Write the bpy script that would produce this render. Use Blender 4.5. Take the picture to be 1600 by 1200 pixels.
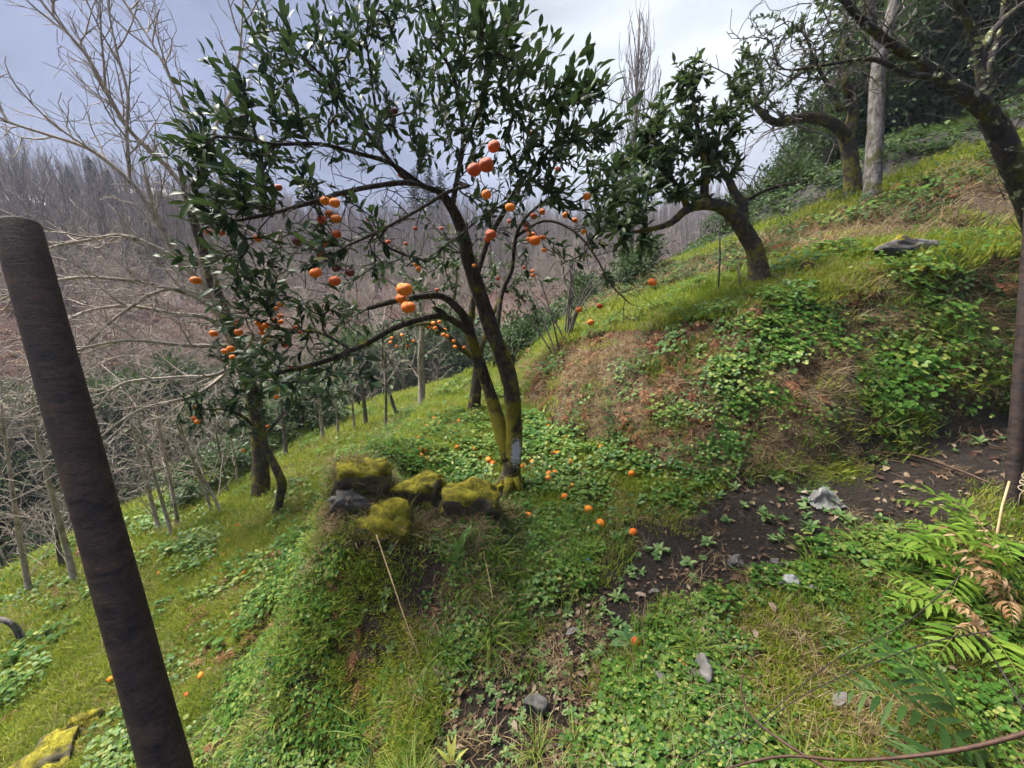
import bpy, math, random
import numpy as np
from mathutils import Vector, Matrix, Quaternion

# ------------------------------------------------------------------ camera, sky, sun, exposure
scene = bpy.context.scene
for o in list(bpy.data.objects): bpy.data.objects.remove(o)
COL = scene.collection
PITCH = math.radians(14.0)
CAM = Vector((0.0, 0.0, 1.6))
FPX = 640.0                       # focal length in pixels of the 1600 px wide photograph
cam_d = bpy.data.cameras.new('camera'); cam = bpy.data.objects.new('camera', cam_d); COL.objects.link(cam)
cam.location = CAM; cam.rotation_euler = (math.pi/2 - PITCH, 0, 0)
cam_d.sensor_width = 36.0; cam_d.lens = FPX/1600*36; cam_d.clip_start = 0.05; cam_d.clip_end = 3000
scene.camera = cam

SUN_EL, SUN_AZ = math.radians(60), math.radians(-62)      # azimuth to the right of the view direction
SUN_DIR = Vector((math.sin(SUN_AZ)*math.cos(SUN_EL), math.cos(SUN_AZ)*math.cos(SUN_EL), math.sin(SUN_EL)))
world = bpy.data.worlds.new('World'); scene.world = world; world.use_nodes = True
wn = world.node_tree.nodes; wl = world.node_tree.links; wn.clear()
w_out = wn.new('ShaderNodeOutputWorld'); w_bg = wn.new('ShaderNodeBackground'); w_bg.inputs['Strength'].default_value = 0.10
w_sky = wn.new('ShaderNodeTexSky'); w_sky.sky_type = 'NISHITA'; w_sky.sun_disc = False
w_sky.sun_elevation = SUN_EL; w_sky.sun_rotation = SUN_AZ; w_sky.altitude = 200; w_sky.dust_density = 2.0
w_co = wn.new('ShaderNodeTexCoord')
# overcast cloud sheet: grey-violet low down, paler overhead and where the sun stands behind it
w_sep = wn.new('ShaderNodeSeparateXYZ'); wl.new(w_co.outputs['Generated'], w_sep.inputs[0])
w_up = wn.new('ShaderNodeMapRange'); w_up.inputs['From Min'].default_value = 0.0; w_up.inputs['From Max'].default_value = 0.8
wl.new(w_sep.outputs['Z'], w_up.inputs['Value'])
w_dot = wn.new('ShaderNodeVectorMath'); w_dot.operation = 'DOT_PRODUCT'; w_dot.inputs[1].default_value = (math.sin(math.radians(21))*math.cos(math.radians(34)), math.cos(math.radians(21))*math.cos(math.radians(34)), math.sin(math.radians(34)))
w_nrm = wn.new('ShaderNodeVectorMath'); w_nrm.operation = 'NORMALIZE'
wl.new(w_co.outputs['Generated'], w_nrm.inputs[0]); wl.new(w_nrm.outputs[0], w_dot.inputs[0])
w_glow = wn.new('ShaderNodeMapRange'); w_glow.interpolation_type = 'SMOOTHSTEP'
w_glow.inputs['From Min'].default_value = 0.78; w_glow.inputs['From Max'].default_value = 1.02
wl.new(w_dot.outputs['Value'], w_glow.inputs['Value'])
w_map = wn.new('ShaderNodeMapping'); w_map.inputs['Scale'].default_value = (1.6, 1.6, 4.5)
wl.new(w_nrm.outputs[0], w_map.inputs['Vector'])
w_noi = wn.new('ShaderNodeTexNoise'); w_noi.inputs['Scale'].default_value = 1.5; w_noi.inputs['Detail'].default_value = 6; w_noi.inputs['Roughness'].default_value = 0.52
wl.new(w_map.outputs[0], w_noi.inputs['Vector'])
w_base = wn.new('ShaderNodeMix'); w_base.data_type = 'RGBA'
w_base.inputs['A'].default_value = (.165, .19, .315, 1); w_base.inputs['B'].default_value = (.33, .39, .59, 1)
wl.new(w_up.outputs[0], w_base.inputs['Factor'])
w_sun = wn.new('ShaderNodeMix'); w_sun.data_type = 'RGBA'; w_sun.inputs['B'].default_value = (.93, .98, 1.05, 1)
wl.new(w_glow.outputs[0], w_sun.inputs['Factor']); wl.new(w_base.outputs['Result'], w_sun.inputs['A'])
w_var = wn.new('ShaderNodeMapRange'); w_var.inputs['From Min'].default_value = 0.3; w_var.inputs['From Max'].default_value = 0.7
w_var.inputs['To Min'].default_value = 0.58; w_var.inputs['To Max'].default_value = 1.32
wl.new(w_noi.outputs['Fac'], w_var.inputs['Value'])
w_mul = wn.new('ShaderNodeVectorMath'); w_mul.operation = 'SCALE'
wl.new(w_sun.outputs['Result'], w_mul.inputs[0]); wl.new(w_var.outputs[0], w_mul.inputs['Scale'])
w_mix = wn.new('ShaderNodeMix'); w_mix.data_type = 'RGBA'; w_mix.inputs['Factor'].default_value = 0.975
wl.new(w_sky.outputs[0], w_mix.inputs['A']); wl.new(w_mul.outputs[0], w_mix.inputs['B'])
wl.new(w_mix.outputs['Result'], w_bg.inputs['Color']); wl.new(w_bg.outputs[0], w_out.inputs['Surface'])

world.cycles.sampling_method = 'MANUAL'; world.cycles.sample_map_resolution = 256
sun_d = bpy.data.lights.new('sun', 'SUN'); sun = bpy.data.objects.new('sun', sun_d); COL.objects.link(sun)
sun_d.energy = 1.5; sun_d.angle = math.radians(32); sun_d.color = (1.0, 0.95, 0.85)
sun.rotation_euler = SUN_DIR.to_track_quat('Z', 'Y').to_euler()

scene.view_settings.view_transform = 'Standard'; scene.view_settings.look = 'None'
scene.view_settings.exposure = 3.3; scene.view_settings.gamma = 1.0
scene.view_settings.use_curve_mapping = False
scene.render.engine = 'CYCLES'
scene.cycles.use_denoising = True
scene.cycles.use_adaptive_sampling = True; scene.cycles.adaptive_threshold = 0.018; scene.cycles.adaptive_min_samples = 16
scene.cycles.max_bounces = 4; scene.cycles.diffuse_bounces = 2; scene.cycles.glossy_bounces = 2
scene.cycles.transmission_bounces = 3; scene.cycles.transparent_max_bounces = 6; scene.cycles.volume_bounces = 0

# ------------------------------------------------------------------ helpers
RNG = np.random.default_rng(7)
random.seed(7)
CP, SP = math.cos(PITCH), math.sin(PITCH)
def ray(px, py):
    u = (px-800)/FPX; v = (600-py)/FPX
    return Vector((u, CP+SP*v, -SP+CP*v))
def at(px, py, t): return CAM + ray(px, py)*t
def lerp(a, b, t): return a+(b-a)*t

def tag(o, label=None, cat=None, group=None, kind=None):
    if label: o['label'] = label
    if cat: o['category'] = cat
    if group: o['group'] = group
    if kind: o['kind'] = kind
    return o
def link(o, parent=None):
    COL.objects.link(o)
    if parent is not None: o.parent = parent
    return o
def empty(name, loc, label=None, cat=None, group=None):
    o = bpy.data.objects.new(name, None); o.empty_display_size = 0.1; o.location = loc
    link(o); tag(o, label, cat, group); return o
def np_mesh(name, verts, faces, smooth=True, mat=None):
    """faces: (n,k) int array"""
    me = bpy.data.meshes.new(name)
    verts = np.asarray(verts, dtype=np.float32); faces = np.asarray(faces, dtype=np.int32)
    n, k = faces.shape
    me.vertices.add(len(verts)); me.vertices.foreach_set('co', verts.ravel())
    me.loops.add(n*k); me.loops.foreach_set('vertex_index', faces.ravel())
    me.polygons.add(n); me.polygons.foreach_set('loop_start', np.arange(0, n*k, k, dtype=np.int32))
    me.polygons.foreach_set('loop_total', np.full(n, k, dtype=np.int32))
    if smooth: me.polygons.foreach_set('use_smooth', np.ones(n, dtype=bool))
    me.update(calc_edges=True)
    if mat: me.materials.append(mat)
    return me
def mesh_obj(name, me, parent=None, world_loc=None):
    """mesh in world coordinates; when it has a parent at p, shift by the parent's location"""
    o = bpy.data.objects.new(name, me); link(o, parent)
    if parent is not None: o.matrix_parent_inverse = Matrix.Translation(-Vector(parent.location))
    return o
def fattr(me, name, vals):
    a = me.attributes.new(name, 'FLOAT', 'POINT'); a.data.foreach_set('value', np.asarray(vals, dtype=np.float32))

class MB:
    """collects quads / triangles (triangles stored as degenerate-free lists) and makes one mesh"""
    def __init__(s): s.v = []; s.f = []; s.t = []
    def add(s, verts, faces):
        b = len(s.v); s.v.extend([tuple(p) for p in verts]); s.t.extend([random.random()*.55]*len(verts)); s.f.extend([tuple(i+b for i in q) for q in faces])
    def box(s, x0, x1, y0, y1, z0, z1, M=None):
        vs = [Vector(p) for p in ((x0,y0,z0),(x1,y0,z0),(x1,y1,z0),(x0,y1,z0),(x0,y0,z1),(x1,y0,z1),(x1,y1,z1),(x0,y1,z1))]
        if M is not None: vs = [M@p for p in vs]
        s.add(vs, [(0,3,2,1),(4,5,6,7),(0,1,5,4),(1,2,6,5),(2,3,7,6),(3,0,4,7)])
    def tube(s, pts, rad, n=6, cap=True, lump=0.0):
        pts = [Vector(p) for p in pts]; m = len(pts)
        if m < 2: return
        t = (pts[1]-pts[0]).normalized()
        a = t.orthogonal().normalized(); rings = []
        for i in range(m):
            tn = (pts[min(i+1, m-1)]-pts[max(i-1, 0)])
            if tn.length < 1e-9: tn = t
            tn.normalize(); q = t.rotation_difference(tn); a = (q@a); a = (a-tn*a.dot(tn)).normalized(); t = tn
            b = t.cross(a); r = rad[i] if hasattr(rad, '__len__') else rad
            ring = []
            for k in range(n):
                an = 2*math.pi*k/n; d = a*math.cos(an)+b*math.sin(an); rr = r
                if lump: 
                    p = pts[i]+d*r
                    rr = r*(1+lump*(math.sin(p.x*31+p.z*17)*math.sin(p.y*29-p.z*13)+.6*math.sin(an*3+p.z*23)*math.sin(p.z*41+p.x*7)))
                ring.append(pts[i]+d*rr)
            rings.append(ring)
        vs = [p for r in rings for p in r]; fs = []
        for i in range(m-1):
            for k in range(n):
                fs.append((i*n+k, i*n+(k+1)%n, (i+1)*n+(k+1)%n, (i+1)*n+k))
        if cap: fs.append(tuple(range(n-1, -1, -1))); fs.append(tuple((m-1)*n+k for k in range(n)))
        s.add(vs, fs)
    def mesh(s, name, mat=None, smooth=True):
        me = bpy.data.meshes.new(name); me.from_pydata([tuple(p) for p in s.v], [], s.f)
        if smooth: me.polygons.foreach_set('use_smooth', np.ones(len(s.f), dtype=bool))
        if mat: me.materials.append(mat)
        if len(s.t) == len(s.v): fattr(me, 'tint', s.t)
        me.update(); return me
    def obj(s, name, mat=None, parent=None, smooth=True): return mesh_obj(name, s.mesh(name, mat, smooth), parent)

def spline(pts, step):
    """Catmull-Rom through pts (sequences of equal width), about one sample per step of the first 3 (or 2) coords"""
    P = np.asarray(pts, float); n = len(P); out = []
    for i in range(n-1):
        p0, p1, p2, p3 = P[max(i-1,0)], P[i], P[i+1], P[min(i+2,n-1)]
        k = max(1, int(np.linalg.norm((p2-p1)[:3])/step))
        for j in range(k):
            t = j/k
            out.append(.5*((2*p1)+(-p0+p2)*t+(2*p0-5*p1+4*p2-p3)*t*t+(-p0+3*p1-3*p2+p3)*t**3))
    out.append(P[-1]); return np.array(out)

def hash2(ix, iy, s):
    h = (ix.astype(np.int64)*374761393 + iy.astype(np.int64)*668265263 + s*1274126177) & 0xffffffff
    h = ((h ^ (h >> 13))*1103515245) & 0xffffffff
    h = (h ^ (h >> 16)) & 0xffff
    return h/65535.0
def vnoise(x, y, s=0):
    ix = np.floor(x); iy = np.floor(y); fx = x-ix; fy = y-iy
    fx = fx*fx*(3-2*fx); fy = fy*fy*(3-2*fy)
    a = hash2(ix, iy, s); b = hash2(ix+1, iy, s); c = hash2(ix, iy+1, s); d = hash2(ix+1, iy+1, s)
    return (a*(1-fx)+b*fx)*(1-fy)+(c*(1-fx)+d*fx)*fy
def fbm(x, y, sc, oct=4, s=0):
    x = np.asarray(x, float)/sc; y = np.asarray(y, float)/sc; a = .5; r = 0; tot = 0
    for i in range(oct):
        r = r+a*vnoise(x+i*17.3, y-i*9.1, s+i); tot += a; a *= .5; x = x*2.03; y = y*2.03
    return r/tot

def sstep(a, b, x): t = np.clip((x-a)/(b-a), 0, 1); return t*t*(3-2*t)

# ------------------------------------------------------------------ materials
def new_mat(name):
    m = bpy.data.materials.new(name); m.use_nodes = True
    nt = m.node_tree; nt.nodes.clear(); out = nt.nodes.new('ShaderNodeOutputMaterial')
    return m, nt, out
def ramp(nt, stops, interp='LINEAR'):
    r = nt.nodes.new('ShaderNodeValToRGB'); r.color_ramp.interpolation = interp
    el = r.color_ramp.elements
    while len(el) < len(stops): el.new(0.5)
    for e, (p, c) in zip(el, stops): e.position = p; e.color = (*c, 1)
    return r
def noise_node(nt, scale, detail=4, rough=.55, coord=None, dist=0):
    n = nt.nodes.new('ShaderNodeTexNoise'); n.inputs['Scale'].default_value = scale; n.inputs['Detail'].default_value = detail
    n.inputs['Roughness'].default_value = rough; n.inputs['Distortion'].default_value = dist
    if coord is not None: nt.links.new(coord, n.inputs['Vector'])
    return n
def mixrgb(nt, fac, a, b):
    m = nt.nodes.new('ShaderNodeMix'); m.data_type = 'RGBA'
    for s, v in (('Factor', fac), ('A', a), ('B', b)):
        if hasattr(v, 'node'): nt.links.new(v, m.inputs[s])
        else: m.inputs[s].default_value = v if s == 'Factor' else (*v, 1)
    return m.outputs['Result']
def maprange(nt, val, a, b, c=0., d=1., smooth=False):
    m = nt.nodes.new('ShaderNodeMapRange'); nt.links.new(val, m.inputs['Value'])
    if smooth: m.interpolation_type = 'SMOOTHSTEP'
    for k, v in zip(('From Min','From Max','To Min','To Max'), (a, b, c, d)): m.inputs[k].default_value = v
    return m.outputs[0]
def math_node(nt, op, a, b):
    m = nt.nodes.new('ShaderNodeMath'); m.operation = op
    for i, v in enumerate((a, b)):
        if hasattr(v, 'node'): nt.links.new(v, m.inputs[i])
        else: m.inputs[i].default_value = v
    return m.outputs[0]
def bump(nt, h, strength, dist):
    b = nt.nodes.new('ShaderNodeBump'); b.inputs['Strength'].default_value = strength; b.inputs['Distance'].default_value = dist
    nt.links.new(h, b.inputs['Height']); return b.outputs['Normal']
def princ(nt, out, col, rough=.7, normal=None, spec=.5, metal=0):
    p = nt.nodes.new('ShaderNodeBsdfPrincipled')
    for s, v in (('Base Color', col), ('Roughness', rough), ('Specular IOR Level', spec), ('Metallic', metal)):
        if hasattr(v, 'node'): nt.links.new(v, p.inputs[s])
        else: p.inputs[s].default_value = (*v, 1) if s == 'Base Color' else v
    if normal is not None: nt.links.new(normal, p.inputs['Normal'])
    if out is not None: nt.links.new(p.outputs[0], out.inputs['Surface'])
    return p
def leaf_mat(name, stops, rough=.45, transl=.3, tcol=(.16,.22,.03), spec=.18, back=None):
    """leaf tissue: colour varies from leaf to leaf (object random + 'tint' attribute), some light passes through"""
    m, nt, out = new_mat(name)
    oi = nt.nodes.new('ShaderNodeObjectInfo'); at_ = nt.nodes.new('ShaderNodeAttribute'); at_.attribute_name = 'tint'
    s = math_node(nt, 'FRACT', math_node(nt, 'ADD', oi.outputs['Random'], at_.outputs['Fac']), 0)
    r = ramp(nt, stops); nt.links.new(s, r.inputs[0])
    geo = nt.nodes.new('ShaderNodeNewGeometry')
    n = noise_node(nt, 18, 2, coord=geo.outputs['Position'])
    col = mixrgb(nt, maprange(nt, n.outputs['Fac'], .3, .75, 0, .45), r.outputs[0], (stops[0][1][0]*.6, stops[0][1][1]*.6, stops[0][1][2]*.6))
    if back: col = mixrgb(nt, geo.outputs['Backfacing'], col, back)
    p = princ(nt, None, col, rough, spec=spec)
    t = nt.nodes.new('ShaderNodeBsdfTranslucent'); nt.links.new(mixrgb(nt, .5, col, tcol), t.inputs['Color'])
    mx = nt.nodes.new('ShaderNodeMixShader'); mx.inputs[0].default_value = transl
    nt.links.new(p.outputs[0], mx.inputs[1]); nt.links.new(t.outputs[0], mx.inputs[2]); nt.links.new(mx.outputs[0], out.inputs['Surface'])
    return m
def bark_mat(name, base, dark, moss=None, moss_amt=0., lichen=None, lichen_amt=0., scale=1.0, moss_z=None):
    m, nt, out = new_mat(name)
    tc = nt.nodes.new('ShaderNodeTexCoord'); geo = nt.nodes.new('ShaderNodeNewGeometry'); co = geo.outputs['Position']
    mp = nt.nodes.new('ShaderNodeMapping'); mp.inputs['Scale'].default_value = (1, 1, .35); nt.links.new(co, mp.inputs['Vector'])
    n1 = noise_node(nt, 38*scale, 6, .65, mp.outputs[0], .4)
    col = mixrgb(nt, maprange(nt, n1.outputs['Fac'], .35, .66), dark, base)
    h = n1.outputs['Fac']
    if moss:
        n2 = noise_node(nt, 6.5*scale, 5, .65, co)
        f = maprange(nt, n2.outputs['Fac'], .62-moss_amt*.45, .70-moss_amt*.45)
        if moss_z:
            sp = nt.nodes.new('ShaderNodeSeparateXYZ'); nt.links.new(co, sp.inputs[0])
            f = math_node(nt, 'MULTIPLY', f, maprange(nt, sp.outputs['Z'], moss_z[0], moss_z[1], 1, .12))
        n3 = noise_node(nt, 120, 3, .6, co)
        mc = mixrgb(nt, maprange(nt, n3.outputs['Fac'], .35, .65), (moss[0]*.45, moss[1]*.45, moss[2]*.45), moss)
        col = mixrgb(nt, f, col, mc)
        h = math_node(nt, 'ADD', h, math_node(nt, 'MULTIPLY', f, n3.outputs['Fac']))
    if lichen:
        n4 = noise_node(nt, 13*scale, 4, .6, co)
        f4 = maprange(nt, n4.outputs['Fac'], .66-lichen_amt*.3, .69-lichen_amt*.3)
        col = mixrgb(nt, f4, col, lichen)
    princ(nt, out, col, .85, bump(nt, h, .7, .02), spec=.25)
    return m
def plain_mat(name, stops, scale=20, rough=.8, bstr=.5, bdist=.01, spec=.3, detail=5, objrand=False):
    m, nt, out = new_mat(name)
    tc = nt.nodes.new('ShaderNodeTexCoord'); n = noise_node(nt, scale, detail, .6, tc.outputs['Object'])
    f = maprange(nt, n.outputs['Fac'], .28, .72)
    if objrand:
        oi = nt.nodes.new('ShaderNodeObjectInfo')
        f = math_node(nt, 'FRACT', math_node(nt, 'ADD', math_node(nt, 'MULTIPLY', f, .3), oi.outputs['Random']), 0)
    r = ramp(nt, stops); nt.links.new(f, r.inputs[0])
    princ(nt, out, r.outputs[0], rough, bump(nt, n.outputs['Fac'], bstr, bdist), spec=spec)
    return m
# ------------------------------------------------------------------ terrain: terraced hillside lofted between break lines
# each line runs from near to far; they are ordered from the far side of the valley (left) to the hill top (right)
LINES = dict(
 R3=[(-320,-40,12),(-260,30,10),(-200,140,8),(-80,210,8),(40,210,10),(110,180,12)],
 R2=[(-110,-40,13),(-95,20,14),(-77,66,15),(-50,86,13),(-25,95,12),(0,100,12),(25,100,13),(60,100,20),(160,120,24)],
 R1=[(-40,-40,1),(-37,5,1),(-30,19,.3),(-24,27,0),(-12,36,0),(0,42,.6),(12,47,2),(32,54,6),(130,75,14)],
 V=[(-19,-40,-9),(-18,5,-8.5),(-15,13,-8),(-11,19,-7),(-5,25,-6),(1,29,-5),(8,34,-3),(26,42,1),(110,60,12)],
 D=[(-9.5,-40,-4.6),(-9.4,0,-4.2),(-9.4,6.4,-3.75),(-8.2,10.5,-3.3),(-6.2,14,-3),(-3.5,18,-3),(0,22,-2.8),(6,27,-2),(22,34,1),(30,40,4),(100,52,14)],
 L=[(-2.7,-40,-2.2),(-2.7,0,-2.2),(-2.75,2.0,-2.15),(-2.85,3.2,-2.05),(-3.0,4.5,-2.05),(-3.3,6.5,-2.1),(-3.3,9,-2.1),(-2.9,12,-2.1),(-1.5,16,-2.1),(2.5,21,-1.6),(8,25,-.8),(20,31,1)],
 E=[(-.45,-40,-.3),(-.42,0,-.38),(-.42,.8,-.5),(-.5,1.35,-.62),(-.78,1.82,-.62),(-1.04,2.22,-.42),(-1.24,2.62,-.12),(-1.34,3.2,.02),(-1.28,4.2,-.1),(-1.35,5.5,-.3),(-1.55,7.5,-.65),(-1.5,10,-.95),(-.8,14,-1.2),(2.3,18.5,-1),(8,22.5,-.2),(19,28,1.5)],
 B1=[(40,-2,2),(14,2.5,1.0),(9,3.3,.75),(5.5,3.6,.5),(3.6,3.35,.28),(2.5,3.08,.1),(1.75,3.1,.02),(1.2,3.5,0),(.72,4.2,-.05),(.44,5.0,-.1),(.2,6.5,-.25),(.1,8.6,-.5),(.3,12,-.8),(3,17,-.6),(8.5,21,.2),(18,26,2)],
 T1=[(40,0,3.4),(14,4.0,2.3),(9,4.6,2.1),(5.46,4.55,1.93),(4.6,4.42,1.83),(3.4,4.22,1.57),(2.42,4.25,1.33),(1.55,4.8,1.14),(1.0,6,.87),(.68,7,.5),(.7,9,.2),(1.1,12,0),(3.8,16.3,.2),(8.7,19.6,.9),(17.5,24,2.5)],
 B2=[(40,2,4),(14,5.5,2.6),(10,5.7,2.4),(6.1,5.75,2.22),(4.4,5.75,2.06),(3.5,6.0,1.80),(2.75,7,1.56),(2.1,8.15,1.24),(1.8,10,.9),(2.1,12.3,.7),(4.5,15.6,.9),(9,18.3,1.5),(17,22,3)],
 T2=[(40,4,6),(15,6.8,4.5),(11,7.3,4.1),(8.6,7.7,3.73),(7.1,7.6,3.3),(5.9,8,2.74),(4.5,8.4,2.34),(3.5,9.3,1.87),(2.9,10.3,1.45),(3.1,12.2,1.3),(5.2,14.9,1.6),(9.3,17,2.3),(16.5,20,3.6)],
 B3=[(40,6,8),(16,8,5.2),(12,8.6,4.8),(9.9,8.9,4.3),(8.2,8.9,3.75),(6.7,9.2,3.15),(5.4,9.7,2.7),(4.5,10.7,2.2),(4.4,12,1.9),(6.1,14.2,2.3),(9.6,15.8,3),(16,18,4.4)],
 T3=[(46,8,22),(24,9,13),(18,11,10.5),(14.2,12.6,7.6),(12.2,13.6,6),(11.6,14.6,5.2),(15.5,16.4,6)],
 H=[(90,10,40),(60,16,34),(42,28,26),(32,34,18),(26,34,12)],
)
NAMES = list(LINES)
DENSE = {k: spline(v, .25 if k in ('E','L','B1','T1','B2','T2','B3') else 1.5) for k, v in LINES.items()}
def thin(a):                     # keep dense sampling near the camera only
    out = [a[0]]; last = a[0]
    for p in a[1:-1]:
        d = np.linalg.norm(p[:2]); 
        if np.linalg.norm(p[:2]-last[:2]) > max(.12, .06*d): out.append(p); last = p
    out.append(a[-1]); return np.array(out)
DENSE = {k: thin(v) for k, v in DENSE.items()}
def line_info(k, x, y):
    P = DENSE[k]; bd = np.full(x.shape, 1e18); bz = np.zeros(x.shape); bw = np.zeros(x.shape)
    for a, b in zip(P[:-1], P[1:]):
        dx, dy = b[0]-a[0], b[1]-a[1]; L2 = dx*dx+dy*dy+1e-12
        t = np.clip(((x-a[0])*dx+(y-a[1])*dy)/L2, 0, 1)
        ex = x-(a[0]+t*dx); ey = y-(a[1]+t*dy); d = ex*ex+ey*ey
        m = d < bd-1e-12
        bd = np.where(m, d, bd); w = math.sqrt(L2)/(d+1e-4)**2; bz = bz+w*(a[2]+t*(b[2]-a[2])); bw = bw+w
    return np.sqrt(bd), bz/bw, ~inside_left(P, x, y)
def inside_left(P, x, y):
    poly = [tuple(p[:2]) for p in P]+[(-2000., 3000.), (-2000., -3000.), (P[0][0], -3000.)]
    c = np.zeros(x.shape, bool)
    for (ax, ay), (bx, by) in zip(poly, poly[1:]+poly[:1]):
        if ay == by: continue
        c ^= ((ay > y) != (by > y)) & (x < (bx-ax)*(y-ay)/(by-ay)+ax)
    return c
def terrain_raw(x, y):
    x = np.asarray(x, float); y = np.asarray(y, float)
    D, Z, S = zip(*[line_info(k, x, y) for k in NAMES])
    D = np.array(D); Z = np.array(Z); S = np.array(S)
    reg = np.cumprod(S.astype(int), axis=0).sum(0)    # first line the point is not to the right of
    z = np.where(reg == 0, Z[0]-.05*D[0], Z[-1]-.55*D[-1]); s = np.zeros(x.shape)
    for i in range(1, len(NAMES)):
        m = reg == i
        ss = D[i-1]/(D[i-1]+D[i]+1e-9)
        p = ss
        nm = NAMES[i]
        if nm == 'E': p = 1-(1-ss)**.7            # the mound and the terrace edge fall away steeply
        if nm in ('T1', 'T2'): p = ss**.7
        if nm == 'D' : p = ss
        z = np.where(m, Z[i-1]+(Z[i]-Z[i-1])*p, z); s = np.where(m, ss, s)
    return z, reg, s
REG = {n: i for i, n in enumerate(NAMES)}           # region i lies between NAMES[i-1] and NAMES[i]
rE, rB1, rT1, rB2, rT2, rB3, rT3, rL, rD, rV, rR1, rR2 = [REG[k] for k in ('E','B1','T1','B2','T2','B3','T3','L','D','V','R1','R2')]
# region meaning: rL lower slope foot-ward.. see masks(): reg==rE is the mound face, rB1 the terrace, rT1 the bank, rB2 second terrace, rT2 upper bank

def axis(lo, hi, c, a, n):
    u0, u1 = math.asinh((lo-c)/a), math.asinh((hi-c)/a)
    return c+a*np.sinh(np.linspace(u0, u1, n))
GX = axis(-330, 110, 0, 1.5, 520); GY = axis(-30, 230, 2.0, 1.5, 470)
XX, YY = np.meshgrid(GX, GY, indexing='ij')
ZZ, RR, SS = terrain_raw(XX, YY)
for it in range(3):                                 # round the break lines off
    Zp = np.pad(ZZ, 1, mode='edge')
    ZZ = .4*ZZ+.15*(Zp[:-2,1:-1]+Zp[2:,1:-1]+Zp[1:-1,:-2]+Zp[1:-1,2:])
# the mossy stone mound on the terrace edge: a scarp that faces the path, level with the terrace behind
def mound(x, y):
    wob = .16*(fbm(x, y, .5, 3, 61)-.5)
    front = sstep(1.72, 2.40, y+.5*np.clip(x-.05, 0, 2)**1.2+.12*np.clip(-x-.6, 0, 3)+wob)
    side = 1-.75*sstep(-.28, .1, x+wob*1.3)-.25*sstep(.1, .6, x+wob)
    back = 1-.75*sstep(2.6, 3.2, y)-.25*sstep(3.2, 4.4, y)
    left = sstep(-2.1, -1.15, x)
    return front*side*back*left
ZZ = ZZ+.44*mound(XX, YY)
def rough_amp(reg):
    a = np.full(reg.shape, .05)
    for k, v in ((rE,.32),(rB1,.07),(rT1,.52),(rB2,.14),(rT2,.5),(rB3,.12),(rT3,.6),(rL,.22),(rD,.16),(rV,.7),(rR1,1.2),(rR2,2.0)): a[reg == k] = v
    a[reg > rT3] = 1.2; a[reg < rR2] = 2.
    return a
AMP = rough_amp(RR)
for it in range(6):
    Ap = np.pad(AMP, 1, mode='edge'); AMP = .2*AMP+.2*(Ap[:-2,1:-1]+Ap[2:,1:-1]+Ap[1:-1,:-2]+Ap[1:-1,2:])
far_ = np.clip(np.hypot(XX, YY)/14, .0, 1)
ZZ = ZZ+AMP*(fbm(XX, YY, .8, 5, 3)-.5)*(1-.5*far_)+AMP*.5*far_*(fbm(XX, YY, 4.5, 4, 11)-.5)*2
ZZ = ZZ+np.clip(np.hypot(XX,YY)-30, 0, 60)/60*7*(fbm(XX, YY, 30, 3, 21)-.5)
def hgt(x, y):
    x = np.asarray(x, float); y = np.asarray(y, float)
    i = np.clip(np.searchsorted(GX, x)-1, 0, len(GX)-2); j = np.clip(np.searchsorted(GY, y)-1, 0, len(GY)-2)
    fx = (x-GX[i])/(GX[i+1]-GX[i]); fy = (y-GY[j])/(GY[j+1]-GY[j])
    return (ZZ[i,j]*(1-fx)+ZZ[i+1,j]*fx)*(1-fy)+(ZZ[i,j+1]*(1-fx)+ZZ[i+1,j+1]*fx)*fy
def nrm(x, y, e=.06):
    gx = (hgt(x+e, y)-hgt(x-e, y))/(2*e); gy = (hgt(x, y+e)-hgt(x, y-e))/(2*e)
    n = np.stack([-gx, -gy, np.ones_like(gx)], -1); return n/np.linalg.norm(n, axis=-1, keepdims=True)
TS = np.concatenate([np.arange(.9, 8, .01), np.arange(8, 30, .05), np.arange(30, 200, .3)])
def hit(px, py):
    d = ray(px, py); P = np.array([[CAM.x+d.x*t, CAM.y+d.y*t, CAM.z+d.z*t] for t in TS])
    below = np.nonzero(P[:,2] < hgt(P[:,0], P[:,1]))[0]
    return Vector(P[below[0]]) if len(below) else Vector(P[-1])
def depth_of(p): 
    q = Vector(p)-CAM; return q.y*CP-q.z*SP

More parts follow.
